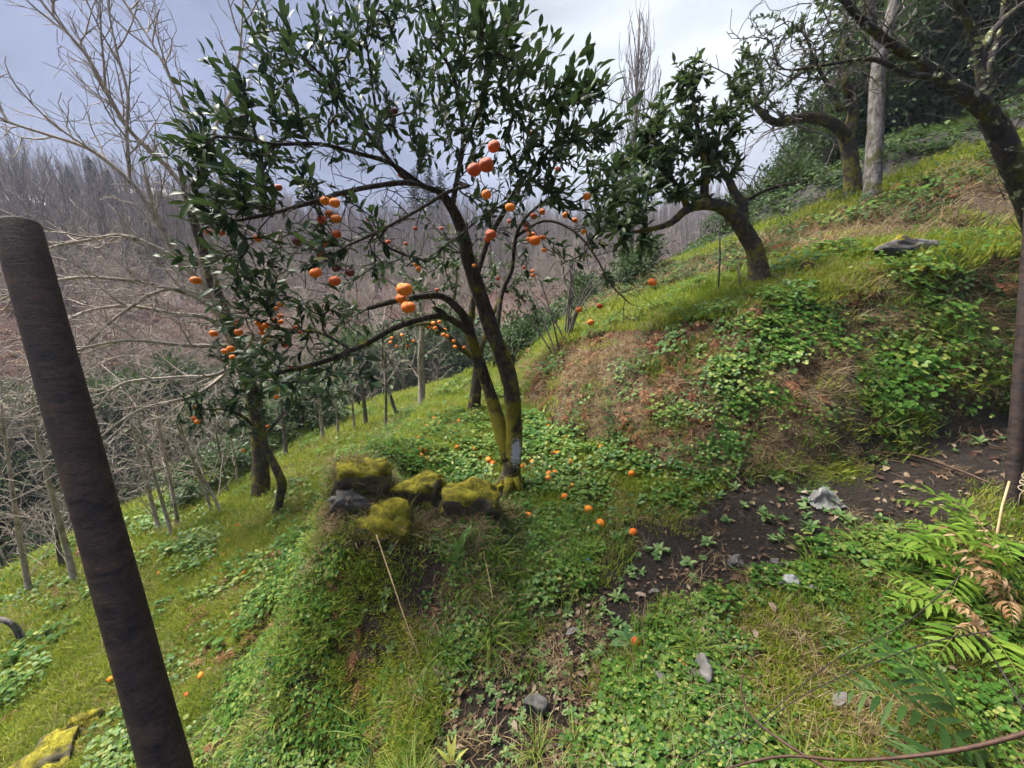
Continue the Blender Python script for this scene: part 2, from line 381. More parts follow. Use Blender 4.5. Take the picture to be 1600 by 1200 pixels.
# surface kinds, as point attributes of the ground
PATH = [hit(*p) for p in ((1598,690),(1500,720),(1400,757),(1280,792),(1160,822),(1060,865),(1000,905),(955,950),(890,1010),(820,1070),(775,1140),(765,1196))]
PATH = [(p.x, p.y) for p in PATH]+[(-.02, .3), (0, -4)]
PATH = [(PATH[0][0]+4, PATH[0][1]+.8)]+PATH
PATHS = spline([(a, b, 0) for a, b in PATH], .1)
def path_dist(x, y):
    bd = np.full(np.shape(x), 1e9)
    for a, b in zip(PATHS[:-1], PATHS[1:]):
        dx, dy = b[0]-a[0], b[1]-a[1]; t = np.clip(((x-a[0])*dx+(y-a[1])*dy)/(dx*dx+dy*dy+1e-9), 0, 1)
        bd = np.minimum(bd, np.hypot(x-a[0]-t*dx, y-a[1]-t*dy))
    return bd
def masks(x, y, reg, s):
    pd = path_dist(x, y)+.5*(fbm(x, y, .3, 4, 31)-.5)
    wid = .26+.06*sstep(.6, 2.2, x)
    mud = (1-sstep(wid*.6, wid+.18, pd))*np.isin(reg, (rB1, rT1, rE))
    n1 = fbm(x, y, .9, 4, 41); n2 = fbm(x, y, .45, 4, 51)
    lush = np.zeros(x.shape); dry = np.zeros(x.shape); rust = np.zeros(x.shape); dark = np.zeros(x.shape)
    def put(arr, r, v): arr[reg == r] = (v*np.ones(x.shape))[reg == r]
    put(lush, rB1, .42); put(lush, rE, .2); put(lush, rL, .65); put(lush, rD, .8); put(lush, rB2, .75); put(lush, rB3, .95)
    lush = np.where((reg == rB1) & (y < 2.7), .22, lush); dry = np.where((reg == rB1) & (y < 2.7), .35, dry)
    # bank: leafy green low and to the right, brown and dry higher up and to the left
    leafy = sstep(1.6, 3.0, x-.9*s+1.6*(n1-.5))
    put(lush, rT1, .12+.4*leafy); put(dry, rT1, .85*(1-leafy)+.25*leafy)
    put(lush, rT2, .12); put(dry, rT2, .75); put(dark, rT2, .3); put(dry, rE, .5); put(dry, rB2, .3); put(dry, rD, .25); put(dry, rL, .4)
    put(rust, rT2, .5*sstep(6, 3.5, x)); 
    put(rust, rT1, .45*(1-leafy)*sstep(.45, .6, n2))
    put(dark, rT3, 1.); put(dark, rV, .5); put(rust, rV, .3); put(rust, rR1, .95*sstep(.7, .9, s)+.1); put(dark, rR1, .6); put(dark, rR2, .8); put(rust, rV, .9*sstep(.75,.2,s)+.25)
    dark[reg > rT3] = 1; dark[reg < rR2] = .7
    return mud, lush, dry, rust, dark, n1, n2
NEARM = (np.hypot(XX, YY) < 40)
mud, lush, dry, rust, dark, _, _ = masks(XX.ravel(), YY.ravel(), RR.ravel(), SS.ravel())
ZZ = ZZ-.035*mud.reshape(ZZ.shape)*(YY > .2)
nx, ny = len(GX), len(GY)
ii, jj = np.meshgrid(np.arange(nx-1), np.arange(ny-1), indexing='ij')
F = np.stack([ii*ny+jj, (ii+1)*ny+jj, (ii+1)*ny+jj+1, ii*ny+jj+1], -1).reshape(-1, 4)

m, nt, out = new_mat('hillside_soil')
geo = nt.nodes.new('ShaderNodeNewGeometry'); co = geo.outputs['Position']
def att(n): a = nt.nodes.new('ShaderNodeAttribute'); a.attribute_name = n; return a.outputs['Fac']
nA = noise_node(nt, 4.5, 6, .62, co); nB = noise_node(nt, 26, 5, .65, co); nC = noise_node(nt, 90, 4, .7, co)
litter = ramp(nt, [(.2,(.022,.014,.010)),(.45,(.07,.045,.028)),(.62,(.15,.10,.055)),(.8,(.25,.19,.11))]); nt.links.new(nB.outputs['Fac'], litter.inputs[0])
mossy = ramp(nt, [(.2,(.03,.03,.012)),(.42,(.075,.075,.02)),(.62,(.15,.15,.03)),(.85,(.24,.22,.07))]); nt.links.new(nB.outputs['Fac'], mossy.inputs[0])
def patch(a, n, lo=.25, w=.22):                       # attribute gates a noise threshold, so patches keep ragged edges
    return maprange(nt, math_node(nt, 'ADD', a, math_node(nt, 'SUBTRACT', n.outputs['Fac'], .5)), .5-w, .5+w)
dirt = mixrgb(nt, maprange(nt, nB.outputs['Fac'], .3, .7), (.022,.015,.011), (.062,.044,.032))
col = mixrgb(nt, patch(att('dry'), nA), dirt, litter.outputs[0])
col = mixrgb(nt, patch(att('lush'), nA), col, mossy.outputs[0])
rst = mixrgb(nt, maprange(nt, nB.outputs['Fac'], .35, .65), (.04,.018,.015), (.2,.075,.048))
col = mixrgb(nt, patch(att('rust'), nA), col, rst)
drk = mixrgb(nt, maprange(nt, nB.outputs['Fac'], .35, .7), (.028,.025,.026), (.105,.092,.094))
col = mixrgb(nt, patch(att('dark'), nA), col, drk)
mudc = mixrgb(nt, maprange(nt, nC.outputs['Fac'], .3, .7), (.009,.007,.006), (.034,.025,.02))
fm = patch(att('mud'), nB, .3, .2)
col = mixrgb(nt, fm, col, mudc)
hh = math_node(nt, 'ADD', math_node(nt, 'MULTIPLY', nB.outputs['Fac'], 1.0), math_node(nt, 'MULTIPLY', nC.outputs['Fac'], .45))
rg = maprange(nt, fm, 0, 1, .95, .42)
princ(nt, out, col, rg, bump(nt, hh, .9, .05), spec=.3)
ground_me = np_mesh('ground', np.stack([XX.ravel(), YY.ravel(), ZZ.ravel()], -1), F, True, m)
for nme, v in (('mud', mud), ('lush', lush), ('dry', dry), ('rust', rust), ('dark', dark)): fattr(ground_me, nme, v)
ground = mesh_obj('ground', ground_me); tag(ground, 'terraced orchard hillside falling to a wooded valley', kind='structure')
# ------------------------------------------------------------------ ground cover (uncountable: stuff, instanced on points)
LEAF_T = None
def blade(L, w, bend, az, tilt, base=(0,0,0), seg=4, twist=0.):
    """one grass blade as a bent strip: (verts, quads)"""
    c, s = math.cos(az), math.sin(az); vs = []; ang = tilt; x = 0; z = 0
    for i in range(seg+1):
        f = i/seg; ww = w*(1-f**2.2)*.5+.0003
        vs.append((x, -ww, z)); vs.append((x, ww, z))
        x += math.sin(ang)*L/seg; z += math.cos(ang)*L/seg; ang += bend/seg
    R = [(base[0]+c*a-s*b, base[1]+s*a+c*b, base[2]+d) for a, b, d in vs]
    return R, [(2*i, 2*i+1, 2*i+3, 2*i+2) for i in range(seg)]
def leaf_verts(L, w, fold=.25, droop=.3, n=4, shape='ell', wave=0.):
    """leaf lying along +x, normal +z, base at the origin; (2 halves) x n quads"""
    vs = []; ang = 0; x = 0; z = 0
    for i in range(n+1):
        f = i/n
        if shape == 'ell': ww = w*.5*max(.03, math.sin(math.pi*min(1, f*.96+.03))**.8)*(1.12-.24*f)
        elif shape == 'lan': ww = w*.5*max(.02, math.sin(math.pi*f**.8)**.9)
        elif shape == 'round': ww = w*.5*max(.05, math.sqrt(max(0, 1-(2*f-1)**2)))
        else: ww = w*.5*max(.02, (1-f)**.7*min(1, f*6+.15))
        zz = ww*fold+wave*math.sin(f*11)*w
        vs += [(x, -ww, z+zz), (x, 0, z), (x, ww, z+zz*1.1)]
        x += math.cos(ang)*L/n; z -= math.sin(ang)*L/n; ang += droop/n
    fs = []
    for i in range(n):
        b = 3*i; fs += [(b, b+3, b+4, b+1), (b+1, b+4, b+5, b+2)]
    return np.array(vs), fs
def place(vs, az=0., pitch=0., roll=0., loc=(0,0,0), sc=1.):
    M = Matrix.Rotation(az, 3, 'Z')@Matrix.Rotation(-pitch, 3, 'Y')@Matrix.Rotation(roll, 3, 'X')
    return [tuple(M@(Vector(v)*sc)+Vector(loc)) for v in vs]

m_grass = leaf_mat('grass_blade', [(0,(.055,.12,.014)),(.3,(.09,.18,.02)),(.6,(.15,.23,.03)),(.85,(.23,.28,.05)),(1,(.30,.28,.09))], .5, .35, (.25,.33,.03))
m_lawn = leaf_mat('short_grass', [(0,(.075,.125,.010)),(.35,(.15,.215,.016)),(.7,(.25,.29,.026)),(1,(.36,.33,.07))], .55, .35, (.3,.36,.03))
m_dry = leaf_mat('dry_grass_blade', [(0,(.10,.055,.03)),(.3,(.20,.13,.065)),(.65,(.31,.235,.13)),(1,(.42,.35,.21))], .7, .25, (.35,.26,.12))
m_clover = leaf_mat('clover_leaf', [(0,(.025,.075,.012)),(.35,(.05,.13,.018)),(.7,(.10,.19,.03)),(.92,(.2,.26,.05)),(1,(.33,.33,.09))], .42, .3, (.16,.28,.03), back=(.08,.13,.05))
m_weed = leaf_mat('weed_leaf', [(0,(.05,.11,.03)),(.4,(.09,.17,.05)),(.8,(.17,.25,.09)),(1,(.25,.30,.12))], .42, .25, (.2,.3,.05), back=(.16,.22,.11))
m_ivy = leaf_mat('undergrowth_leaf', [(0,(.016,.038,.012)),(.4,(.03,.07,.018)),(.8,(.055,.1,.028)),(1,(.12,.15,.05))], .6, .2, (.1,.16,.03), spec=.1, back=(.06,.085,.04))
m_dead = leaf_mat('dead_leaf_brown', [(0,(.045,.025,.018)),(.35,(.10,.058,.036)),(.7,(.19,.13,.085)),(1,(.30,.24,.17))], .6, .12, (.25,.15,.06))
m_bracken = leaf_mat('dead_bracken', [(0,(.07,.026,.015)),(.4,(.15,.06,.028)),(.8,(.24,.115,.055)),(1,(.34,.22,.12))], .75, .2, (.3,.13,.05))
m_mosst = leaf_mat('moss_tuft', [(0,(.16,.165,.010)),(.4,(.30,.27,.014)),(.8,(.44,.36,.03)),(1,(.52,.42,.06))], .8, .3, (.4,.36,.02))

def collection(name): return bpy.data.collections.new(name)
def proto(coll, name, mb, mat, smooth=True):
    o = bpy.data.objects.new(name, mb.mesh(name, mat, smooth)); coll.objects.link(o); return o
R_ = random.Random(11)
def grass_proto(n, L0, L1, w, spread, tilt, bend, seg=3):
    mb = MB()
    for k in range(n):
        az = R_.uniform(0, 6.283); r = spread*math.sqrt(R_.random()); a2 = R_.uniform(0, 6.283)
        v, f = blade(R_.uniform(L0, L1), w*R_.uniform(.7, 1.3), R_.uniform(*bend), az, R_.uniform(*tilt), (r*math.cos(a2), r*math.sin(a2), -.008), seg)
        mb.add(v, f)
    return mb
C_grass = collection('grass_clumps')
for k in range(5): proto(C_grass, 'grass_clump', grass_proto(48, .05, .12, .0042, .10, (.05, .6), (.3, 1.5)), m_grass)
C_lawn = collection('lawn_clumps')
for k in range(5): proto(C_lawn, 'lawn_clump', grass_proto(130, .025, .065, .0036, .15, (.1, .9), (.2, 1.3)), m_lawn)
C_tuft = collection('grass_tufts')
for k in range(4): proto(C_tuft, 'grass_tuft', grass_proto(34, .12, .26, .0048, .035, (.1, .8), (.8, 2.0), 5), m_grass)
C_dry = collection('dry_grass_clumps')
for k in range(5): proto(C_dry, 'dry_grass_clump', grass_proto(50, .07, .17, .0030, .11, (.4, 1.35), (.4, 1.6), 4), m_dry)
C_moss = collection('moss_tufts')
for k in range(3): proto(C_moss, 'moss_tuft', grass_proto(30, .012, .03, .005, .045, (.0, .9), (.2, .9), 2), m_mosst)
C_clover = collection('clover_clumps')
for k in range(5):
    mb = MB()
    for q in range(40):
        a = R_.uniform(0, 6.283); r = .125*math.sqrt(R_.random()); h = R_.uniform(.015, .06); az0 = R_.uniform(0, 6.283); sz = R_.uniform(.012, .022)
        for j in range(3):
            v, f = leaf_verts(sz, sz*.95, .12, .25, 3, 'round')
            mb.add(place(v, az0+j*2.1, R_.uniform(-.25, .35), R_.uniform(-.2, .2), (r*math.cos(a), r*math.sin(a), h)), f)
        v, f = blade(h, .0022, .1, a, .1, (r*math.cos(a), r*math.sin(a), 0), 1); mb.add(v, f)
    proto(C_clover, 'clover_clump', mb, m_clover)
for k in range(3):                                        # small round-leaved creeping weed
    mb = MB()
    for q in range(52):
        a = R_.uniform(0, 6.283); r = .14*math.sqrt(R_.random()); h = R_.uniform(.008, .05); sz = R_.uniform(.014, .03)
        v, f = leaf_verts(sz, sz*.85, .15, .4, 3, 'ell')
        mb.add(place(v, R_.uniform(0, 6.283), R_.uniform(-.3, .6), R_.uniform(-.3, .3), (r*math.cos(a), r*math.sin(a), h)), f)
    proto(C_clover, 'creeping_weed', mb, m_clover)
C_weed = collection('weed_rosettes')
for k in range(4):
    mb = MB(); n = R_.randint(6, 9)
    for q in range(n):
        sz = R_.uniform(.035, .065); v, f = leaf_verts(sz, sz*.42, .2, .5, 4, 'ell')
        mb.add(place(v, q*2.4+R_.uniform(-.3, .3), R_.uniform(.1, .8), R_.uniform(-.2, .2), (0, 0, .006+.004*q)), f)
    proto(C_weed, 'weed_rosette', mb, m_weed)
C_ivy = collection('undergrowth_clumps')
for k in range(5):
    mb = MB()
    for q in range(16):
        a = R_.uniform(0, 6.283); r = .16*math.sqrt(R_.random()); h = R_.uniform(.02, .16); sz = R_.uniform(.035, .075)
        v, f = leaf_verts(sz, sz*.62, .15, .5, 4, 'ell')
        mb.add(place(v, R_.uniform(0, 6.283), R_.uniform(-.5, .5), R_.uniform(-.5, .5), (r*math.cos(a), r*math.sin(a), h)), f)
    proto(C_ivy, 'undergrowth_clump', mb, m_ivy)
C_dead = collection('dead_leaves')
for k in range(5):
    mb = MB(); L = R_.uniform(.05, .085)
    v, f = leaf_verts(L, L*R_.uniform(.4, .6), R_.uniform(.2, .7), R_.uniform(-1.2, 1.0), 5, 'ell', .05); mb.add(v, f)
    proto(C_dead, 'dead_leaf', mb, m_dead)
for k in range(3):                                        # bits of twig
    mb = MB(); p = Vector((0, 0, .004)); pts = [p.copy()]
    for q in range(4): p = p+Vector((R_.uniform(.02, .05), R_.uniform(-.015, .015), R_.uniform(-.004, .01))); pts.append(p.copy())
    mb.tube(pts, [.0022, .002, .0018, .0014, .001], 4); proto(C_dead, 'twig_bit', mb, m_dead)
C_brk = collection('bracken_litter')
def frond_mb(L, n, wid, droop, mat_fold=.2, up=.6, leafw=.16, crv=0.):
    """a whole fern frond joined into one mesh: rachis along +x, rising then drooping"""
    mb = MB(); pts = []; ang = up; x = z = 0.
    for i in range(n+1):
        pts.append((x, 0, z)); x += math.cos(ang)*L/n; z += math.sin(ang)*L/n; ang -= droop/n
    mb.tube(pts, [.003*(1-.8*i/n) for i in range(n+1)], 3, False)
    for i in range(2, n):
        f = i/n; l = wid*math.sin(math.pi*min(1, f*.72+.25))**.9*(1-.35*f)
        for sd in (-1, 1):
            v, fc = leaf_verts(l, l*leafw, .1, .5+crv, 3, 'lan')
            mb.add(place(v, sd*R_.uniform(1.05, 1.25), R_.uniform(-.1, .2), 0, pts[i]), fc)
    return mb
for k in range(3): proto(C_brk, 'bracken_bit', frond_mb(R_.uniform(.2, .35), 12, .07, R_.uniform(.6, 1.8), up=.3, leafw=.3, crv=.8), m_bracken)
C_fern = collection('slope_ferns')
m_fernD = leaf_mat('shade_fern', [(0,(.02,.045,.012)),(.5,(.05,.095,.022)),(1,(.10,.15,.04))], .5, .3, (.12,.2,.03))
for k in range(4):
    mb = MB()
    for q in range(6):
        fm_ = frond_mb(R_.uniform(.35, .6), 14, .13, R_.uniform(1.0, 1.7), up=R_.uniform(.7, 1.1), leafw=.2)
        mb.add(place(fm_.v, q*1.05+R_.uniform(-.3, .3)), fm_.f)
    proto(C_fern, 'shade_fern_plant', mb, m_fernD)

def scatter(name, label, cat, coll, P, scl, tilt=.7, zoff=0., maxtilt=.25, kind='stuff', flat=False, seed=1):
    """one object: points on the slope, each showing a clump of the collection"""
    rg = np.random.default_rng(seed); n = len(P)
    N = nrm(P[:,0], P[:,1]); up = np.array([0,0,1.]); N = N*tilt+up*(1-tilt); N = N/np.linalg.norm(N, axis=1, keepdims=True)
    N = N+rg.normal(0, maxtilt*.4, (n, 3)); N = N/np.linalg.norm(N, axis=1, keepdims=True)
    # euler XYZ that takes +z to N after a random spin: R = Ry(b) Rx(a) ordering handled by spin first
    spin = rg.uniform(0, 6.283, n)
    # want Rz(g) Ry(b) Rx(a) * z = N with extra spin about z first: build the matrices and convert
    b = np.arctan2(np.hypot(N[:,0], N[:,1]), N[:,2]); g = np.arctan2(N[:,1], N[:,0])
    # R = Rz(g) Ry(b) Rz(spin)
    cg, sg, cb, sb, cs, sn = np.cos(g), np.sin(g), np.cos(b), np.sin(b), np.cos(spin), np.sin(spin)
    r00 = cg*cb*cs-sg*sn; r10 = sg*cb*cs+cg*sn; r20 = -sb*cs; r21 = sb*sn; r22 = cb
    ex = np.arctan2(r21, r22); ey = np.arctan2(-r20, np.sqrt(r21**2+r22**2)); ez = np.arctan2(r10, r00)
    Z = hgt(P[:,0], P[:,1])+zoff
    me = bpy.data.meshes.new(name); me.vertices.add(n)
    me.vertices.foreach_set('co', np.stack([P[:,0], P[:,1], Z], -1).astype(np.float32).ravel())
    a = me.attributes.new('rot', 'FLOAT_VECTOR', 'POINT'); a.data.foreach_set('vector', np.stack([ex, ey, ez], -1).astype(np.float32).ravel())
    fattr(me, 'scl', scl)
    a = me.attributes.new('idx', 'INT', 'POINT'); a.data.foreach_set('value', rg.integers(0, len(coll.objects), n).astype(np.int32))
    o = bpy.data.objects.new(name, me); link(o); tag(o, label, cat, kind=kind)
    o.modifiers.new('scatter', 'NODES').node_group = scatter_group(name, coll)
    return o
def scatter_group(name, coll):
    ng = bpy.data.node_groups.new(name+'_scatter', 'GeometryNodeTree')
    ng.interface.new_socket('Geometry', in_out='INPUT', socket_type='NodeSocketGeometry')
    ng.interface.new_socket('Geometry', in_out='OUTPUT', socket_type='NodeSocketGeometry')
    N = ng.nodes; L = ng.links
    gi = N.new('NodeGroupInput'); go = N.new('NodeGroupOutput'); ip = N.new('GeometryNodeInstanceOnPoints'); ci = N.new('GeometryNodeCollectionInfo')
    ci.inputs['Collection'].default_value = coll; ci.inputs['Separate Children'].default_value = True; ci.inputs['Reset Children'].default_value = True
    def na(nm, ty):
        q = N.new('GeometryNodeInputNamedAttribute'); q.data_type = ty; q.inputs['Name'].default_value = nm; return q.outputs['Attribute']
    e2 = N.new('FunctionNodeEulerToRotation')
    L.new(gi.outputs[0], ip.inputs['Points']); L.new(ci.outputs[0], ip.inputs['Instance']); ip.inputs['Pick Instance'].default_value = True
    L.new(na('idx', 'INT'), ip.inputs['Instance Index']); L.new(na('rot', 'FLOAT_VECTOR'), e2.inputs[0]); L.new(e2.outputs[0], ip.inputs['Rotation'])
    L.new(na('scl', 'FLOAT'), ip.inputs['Scale']); L.new(ip.outputs[0], go.inputs[0])
    return ng

def spread(n, r0, r1, th=64, seed=1, cx=0., cy=0.):
    """points round the viewpoint, denser near it"""
    rg = np.random.default_rng(seed)
    r = np.exp(rg.uniform(math.log(r0), math.log(r1), n)); t = np.radians(rg.uniform(-th, th, n))
    return np.stack([cx+r*np.sin(t), cy+r*np.cos(t)], -1), r, rg
def cover(n, r0, r1, dens, seed, th=64):
    P, r, rg = spread(n, r0, r1, th, seed)
    _, reg, s = terrain_raw(P[:,0], P[:,1])
    M = masks(P[:,0], P[:,1], reg, s)
    slope = 1/nrm(P[:,0], P[:,1])[:,2]
    p = dens(P[:,0], P[:,1], reg, s, M)*np.clip(slope, 1, 2.2)
    keep = rg.random(n) < p
    return P[keep], r[keep], rg, reg[keep], s[keep]
def byreg(reg, d, default=0.):
    a = np.full(reg.shape, default)
    for k, v in d.items(): a = np.where(reg == k, v, a)
    return a
def mnd(x, y): return mound(x, y)
# short lawn-like grass: terrace, lower slope, second and third terrace
def d_lawn(x, y, reg, s, M):
    mud, lush, dry, rust, dark, n1, n2 = M
    base = byreg(reg, {rB1:.85, rE:.4, rL:.7, rD:1., rB2:1., rB3:1.2, rT1:.06, rT2:.04})
    base = np.where((reg == rB1) & (y < 2.9), .26, base)
    base = np.where((reg == rE) & (y < 3.2), .10, base)
    base = np.where(mound(x, y) > .12, .12, base)
    lo = np.where(np.isin(reg, (rD, rL, rB2, rB3)), .18, .28)
    return base*1.25*(1-sstep(.05,.6,mud))*sstep(lo, lo+.2, .6*n1+.4*n2+.06*lush)
P, r, rg, reg, s = cover(22000, .9, 26, d_lawn, 101)
scatter('short_grass', 'short bright green grass on the terraces and lower slope', 'grass', C_lawn, P, rg.uniform(.75, 1.3, len(P))*np.clip(r/4.0, .8, 3.4), .6, seed=2)
# longer tufts of grass
def d_grass(x, y, reg, s, M):
    mud, lush, dry, rust, dark, n1, n2 = M
    g = fbm(x, y, .6, 3, 71)
    base = byreg(reg, {rB1:.4, rE:.5, rL:.12, rD:.03, rB2:.6, rB3:.2, rT1:.3, rT2:.03})
    return base*(1-.9*mud)*sstep(.42, .62, g)
P, r, rg, reg, s = cover(10000, .9, 16, d_grass, 102)
scatter('long_grass', 'longer drooping green grass blades on mound and banks', 'grass', C_grass, P, rg.uniform(.8, 1.5, len(P))*np.clip(r/5, .8, 2.4), .45, seed=3)
P, r, rg, reg, s = cover(3600, 1.0, 12, lambda x, y, reg, s, M: byreg(reg, {rB1:.22, rE:.25, rT1:.3, rB2:.3, rL:.1})*sstep(.5, .68, fbm(x, y, .5, 3, 72))*(1-M[0]), 103)
scatter('grass_tufts', 'thick tufts of long arching grass', 'grass', C_tuft, P, rg.uniform(.6, 1.15, len(P)), .4, seed=4)
# dry straw
def d_dry(x, y, reg, s, M):
    mud, lush, dry, rust, dark, n1, n2 = M
    g = fbm(x, y, .55, 3, 81); top = mound(x, y)
    base = byreg(reg, {rB1:.18, rE:.5, rL:.25, rD:.14, rB2:.3, rB3:.05, rT1:.25, rT2:.9})
    base = np.where(reg == rT1, .25+.75*dry, base)
    base = np.where(top > .3, .75, base)
    base = np.where((reg == rT1) & (s > .45), base+.35, base)
    return base*(1-.7*mud)*sstep(.34, .56, g)
P, r, rg, reg, s = cover(14000, .9, 18, d_dry, 104)
scatter('dry_grass', 'dead straw-coloured grass hanging over the banks', 'dry grass', C_dry, P, rg.uniform(.7, 1.3, len(P))*np.clip(r/5.2, .75, 2.2), .8, seed=5)
# clover and creeping weeds
def d_clover(x, y, reg, s, M):
    mud, lush, dry, rust, dark, n1, n2 = M
    g = fbm(x, y, .7, 4, 91)
    base = byreg(reg, {rB1:.5, rE:.85, rL:.4, rD:.14, rB2:.2, rT1:.3, rT2:.14})
    base = np.where(reg == rT1, .10+.9*sstep(1.1, 2.5, x-.8*s+1.2*(n1-.5)), base)
    base = np.where((reg == rB1) & (x > .4) & (y < 2.7), .72, base)
    return base*(1-sstep(.05, .5, mud))*sstep(.42, .62, g)
P, r, rg, reg, s = cover(8000, .9, 14, d_clover, 105)
scatter('clover', 'clover and creeping round-leaved weeds covering bank and path edge', 'clover', C_clover, P, rg.uniform(.8, 1.5, len(P))*np.clip(r/3.4, .7, 2.2), .75, seed=6)
# pale rosettes along the muddy path
P, r, rg, reg, s = cover(9000, .9, 9, lambda x, y, reg, s, M: byreg(reg, {rB1:.55, rE:.12, rT1:.1, rL:.1})*sstep(.42, .6, fbm(x, y, .4, 3, 96))*np.clip(.25+M[0]*.75+(x > .3)*.3, 0, 1), 106)
scatter('weed_rosettes', 'pale green weed rosettes growing along the muddy path', 'weeds', C_weed, P, rg.uniform(.5, 1.2, len(P))*np.clip(r/3.2, .4, 1.), .8, seed=7)
# darker leafy undergrowth: upper bank, wooded slope, valley side
def d_ivy(x, y, reg, s, M):
    mud, lush, dry, rust, dark, n1, n2 = M
    g = fbm(x, y, 1.0, 4, 111)
    base = byreg(reg, {rT1:.16, rT2:.6, rT3:.9, rV:.9, rB3:.12, rE:.10, rD:.05})
    base = np.where(reg == rT1, np.where(x > 1.6, .14, .08), base)
    base = np.where((mound(x, y) > .05) & (mound(x, y) < .9) & (x < .2), .3, base); base = np.where((reg == rE) & (y < 3), .3, base)
    return base*np.where(reg == rV, 1.4*sstep(.12, .3, g), sstep(.34, .54, g))
P, r, rg, reg, s = cover(38000, 1.2, 30, d_ivy, 107)
scatter('undergrowth', 'dark leafy bramble and ivy undergrowth on the upper banks', 'undergrowth', C_ivy, P, rg.uniform(.6, 1.3, len(P))*np.where(reg == rV, np.clip(r/7, .5, 3.2), np.clip(r/9, .42, 2.4)), .7, seed=8)
# dead leaves and twig bits
def d_dead(x, y, reg, s, M):
    mud = M[0]; g = fbm(x, y, .6, 3, 121)
    return (byreg(reg, {rB1:.4, rE:.4, rL:.3, rD:.12, rT1:.4, rB2:.3, rT2:.4})+.8*mud)*sstep(.36, .58, g)
P, r, rg, reg, s = cover(26000, .9, 12, d_dead, 108)
scatter('leaf_litter', 'brown dead leaves and bits of twig lying about', 'leaf litter', C_dead, P, (.22+.65*rg.random(len(P))**2)*np.clip(r/3.5, .8, 1.6), .95, .012, .5, seed=9)
# rusty dead bracken on the banks and across the valley
def d_brk(x, y, reg, s, M):
    return byreg(reg, {rT1:.9, rT2:1.2, rV:.9, rE:.5, rR1:.8, rL:.1})*sstep(.46, .62, fbm(x, y, .9, 3, 131))*np.where((reg == rT1) & (x > 2.6), .5, 1)*np.where((reg == rT1) & (s > .5), 1.5, 1)*np.where(reg == rR1, s > .75, 1)
P, r, rg, reg, s = cover(34000, 1.3, 48, d_brk, 109)
scatter('dead_bracken', 'rusty dead bracken fronds on the banks and far slope', 'bracken', C_brk, P, rg.uniform(.5, 1.2, len(P))*np.clip(r/5, .7, 5), .8, .01, .5, seed=10)
# moss on the mound and stones' surroundings
P, r, rg, reg, s = cover(16000, 1.0, 9, lambda x, y, reg, s, M: (byreg(reg, {rB1:.12, rE:.3, rL:.12, rT1:.06, rB2:.12, rD:.08})+.25*(mound(x, y) > .55))*sstep(.48, .62, fbm(x, y, .45, 3, 141))*(1-M[0]), 110)
scatter('moss', 'yellow-green moss cushions on the mound and slope', 'moss', C_moss, P, rg.uniform(.7, 1.4, len(P))*np.clip(r/3, .9, 2.4), .95, seed=11)
# ferns in the shade of the wooded slope
P, r, rg, reg, s = cover(1500, 5, 24, lambda x, y, reg, s, M: byreg(reg, {rT3:.6, rT2:.10, rV:.25})*sstep(.4, .6, fbm(x, y, 2, 3, 151)), 111)
scatter('shade_ferns', 'dark ferns crowding the shaded slope on the right', 'ferns', C_fern, P, rg.uniform(.7, 1.5, len(P)), .5, seed=12)

# straw, roots and old grass packed round the mound stones
rg = np.random.default_rng(77); P = np.stack([rg.uniform(-1.35, .05, 240), rg.uniform(2.3, 3.05, 240)], -1); P = P[rg.random(240) < mound(P[:,0], P[:,1])*1.2]
scatter('mound_straw', 'matted straw and roots packed between the mound stones', 'dry grass', C_dry, P, rg.uniform(.6, 1.1, len(P)), .7, .015, .6, seed=15)
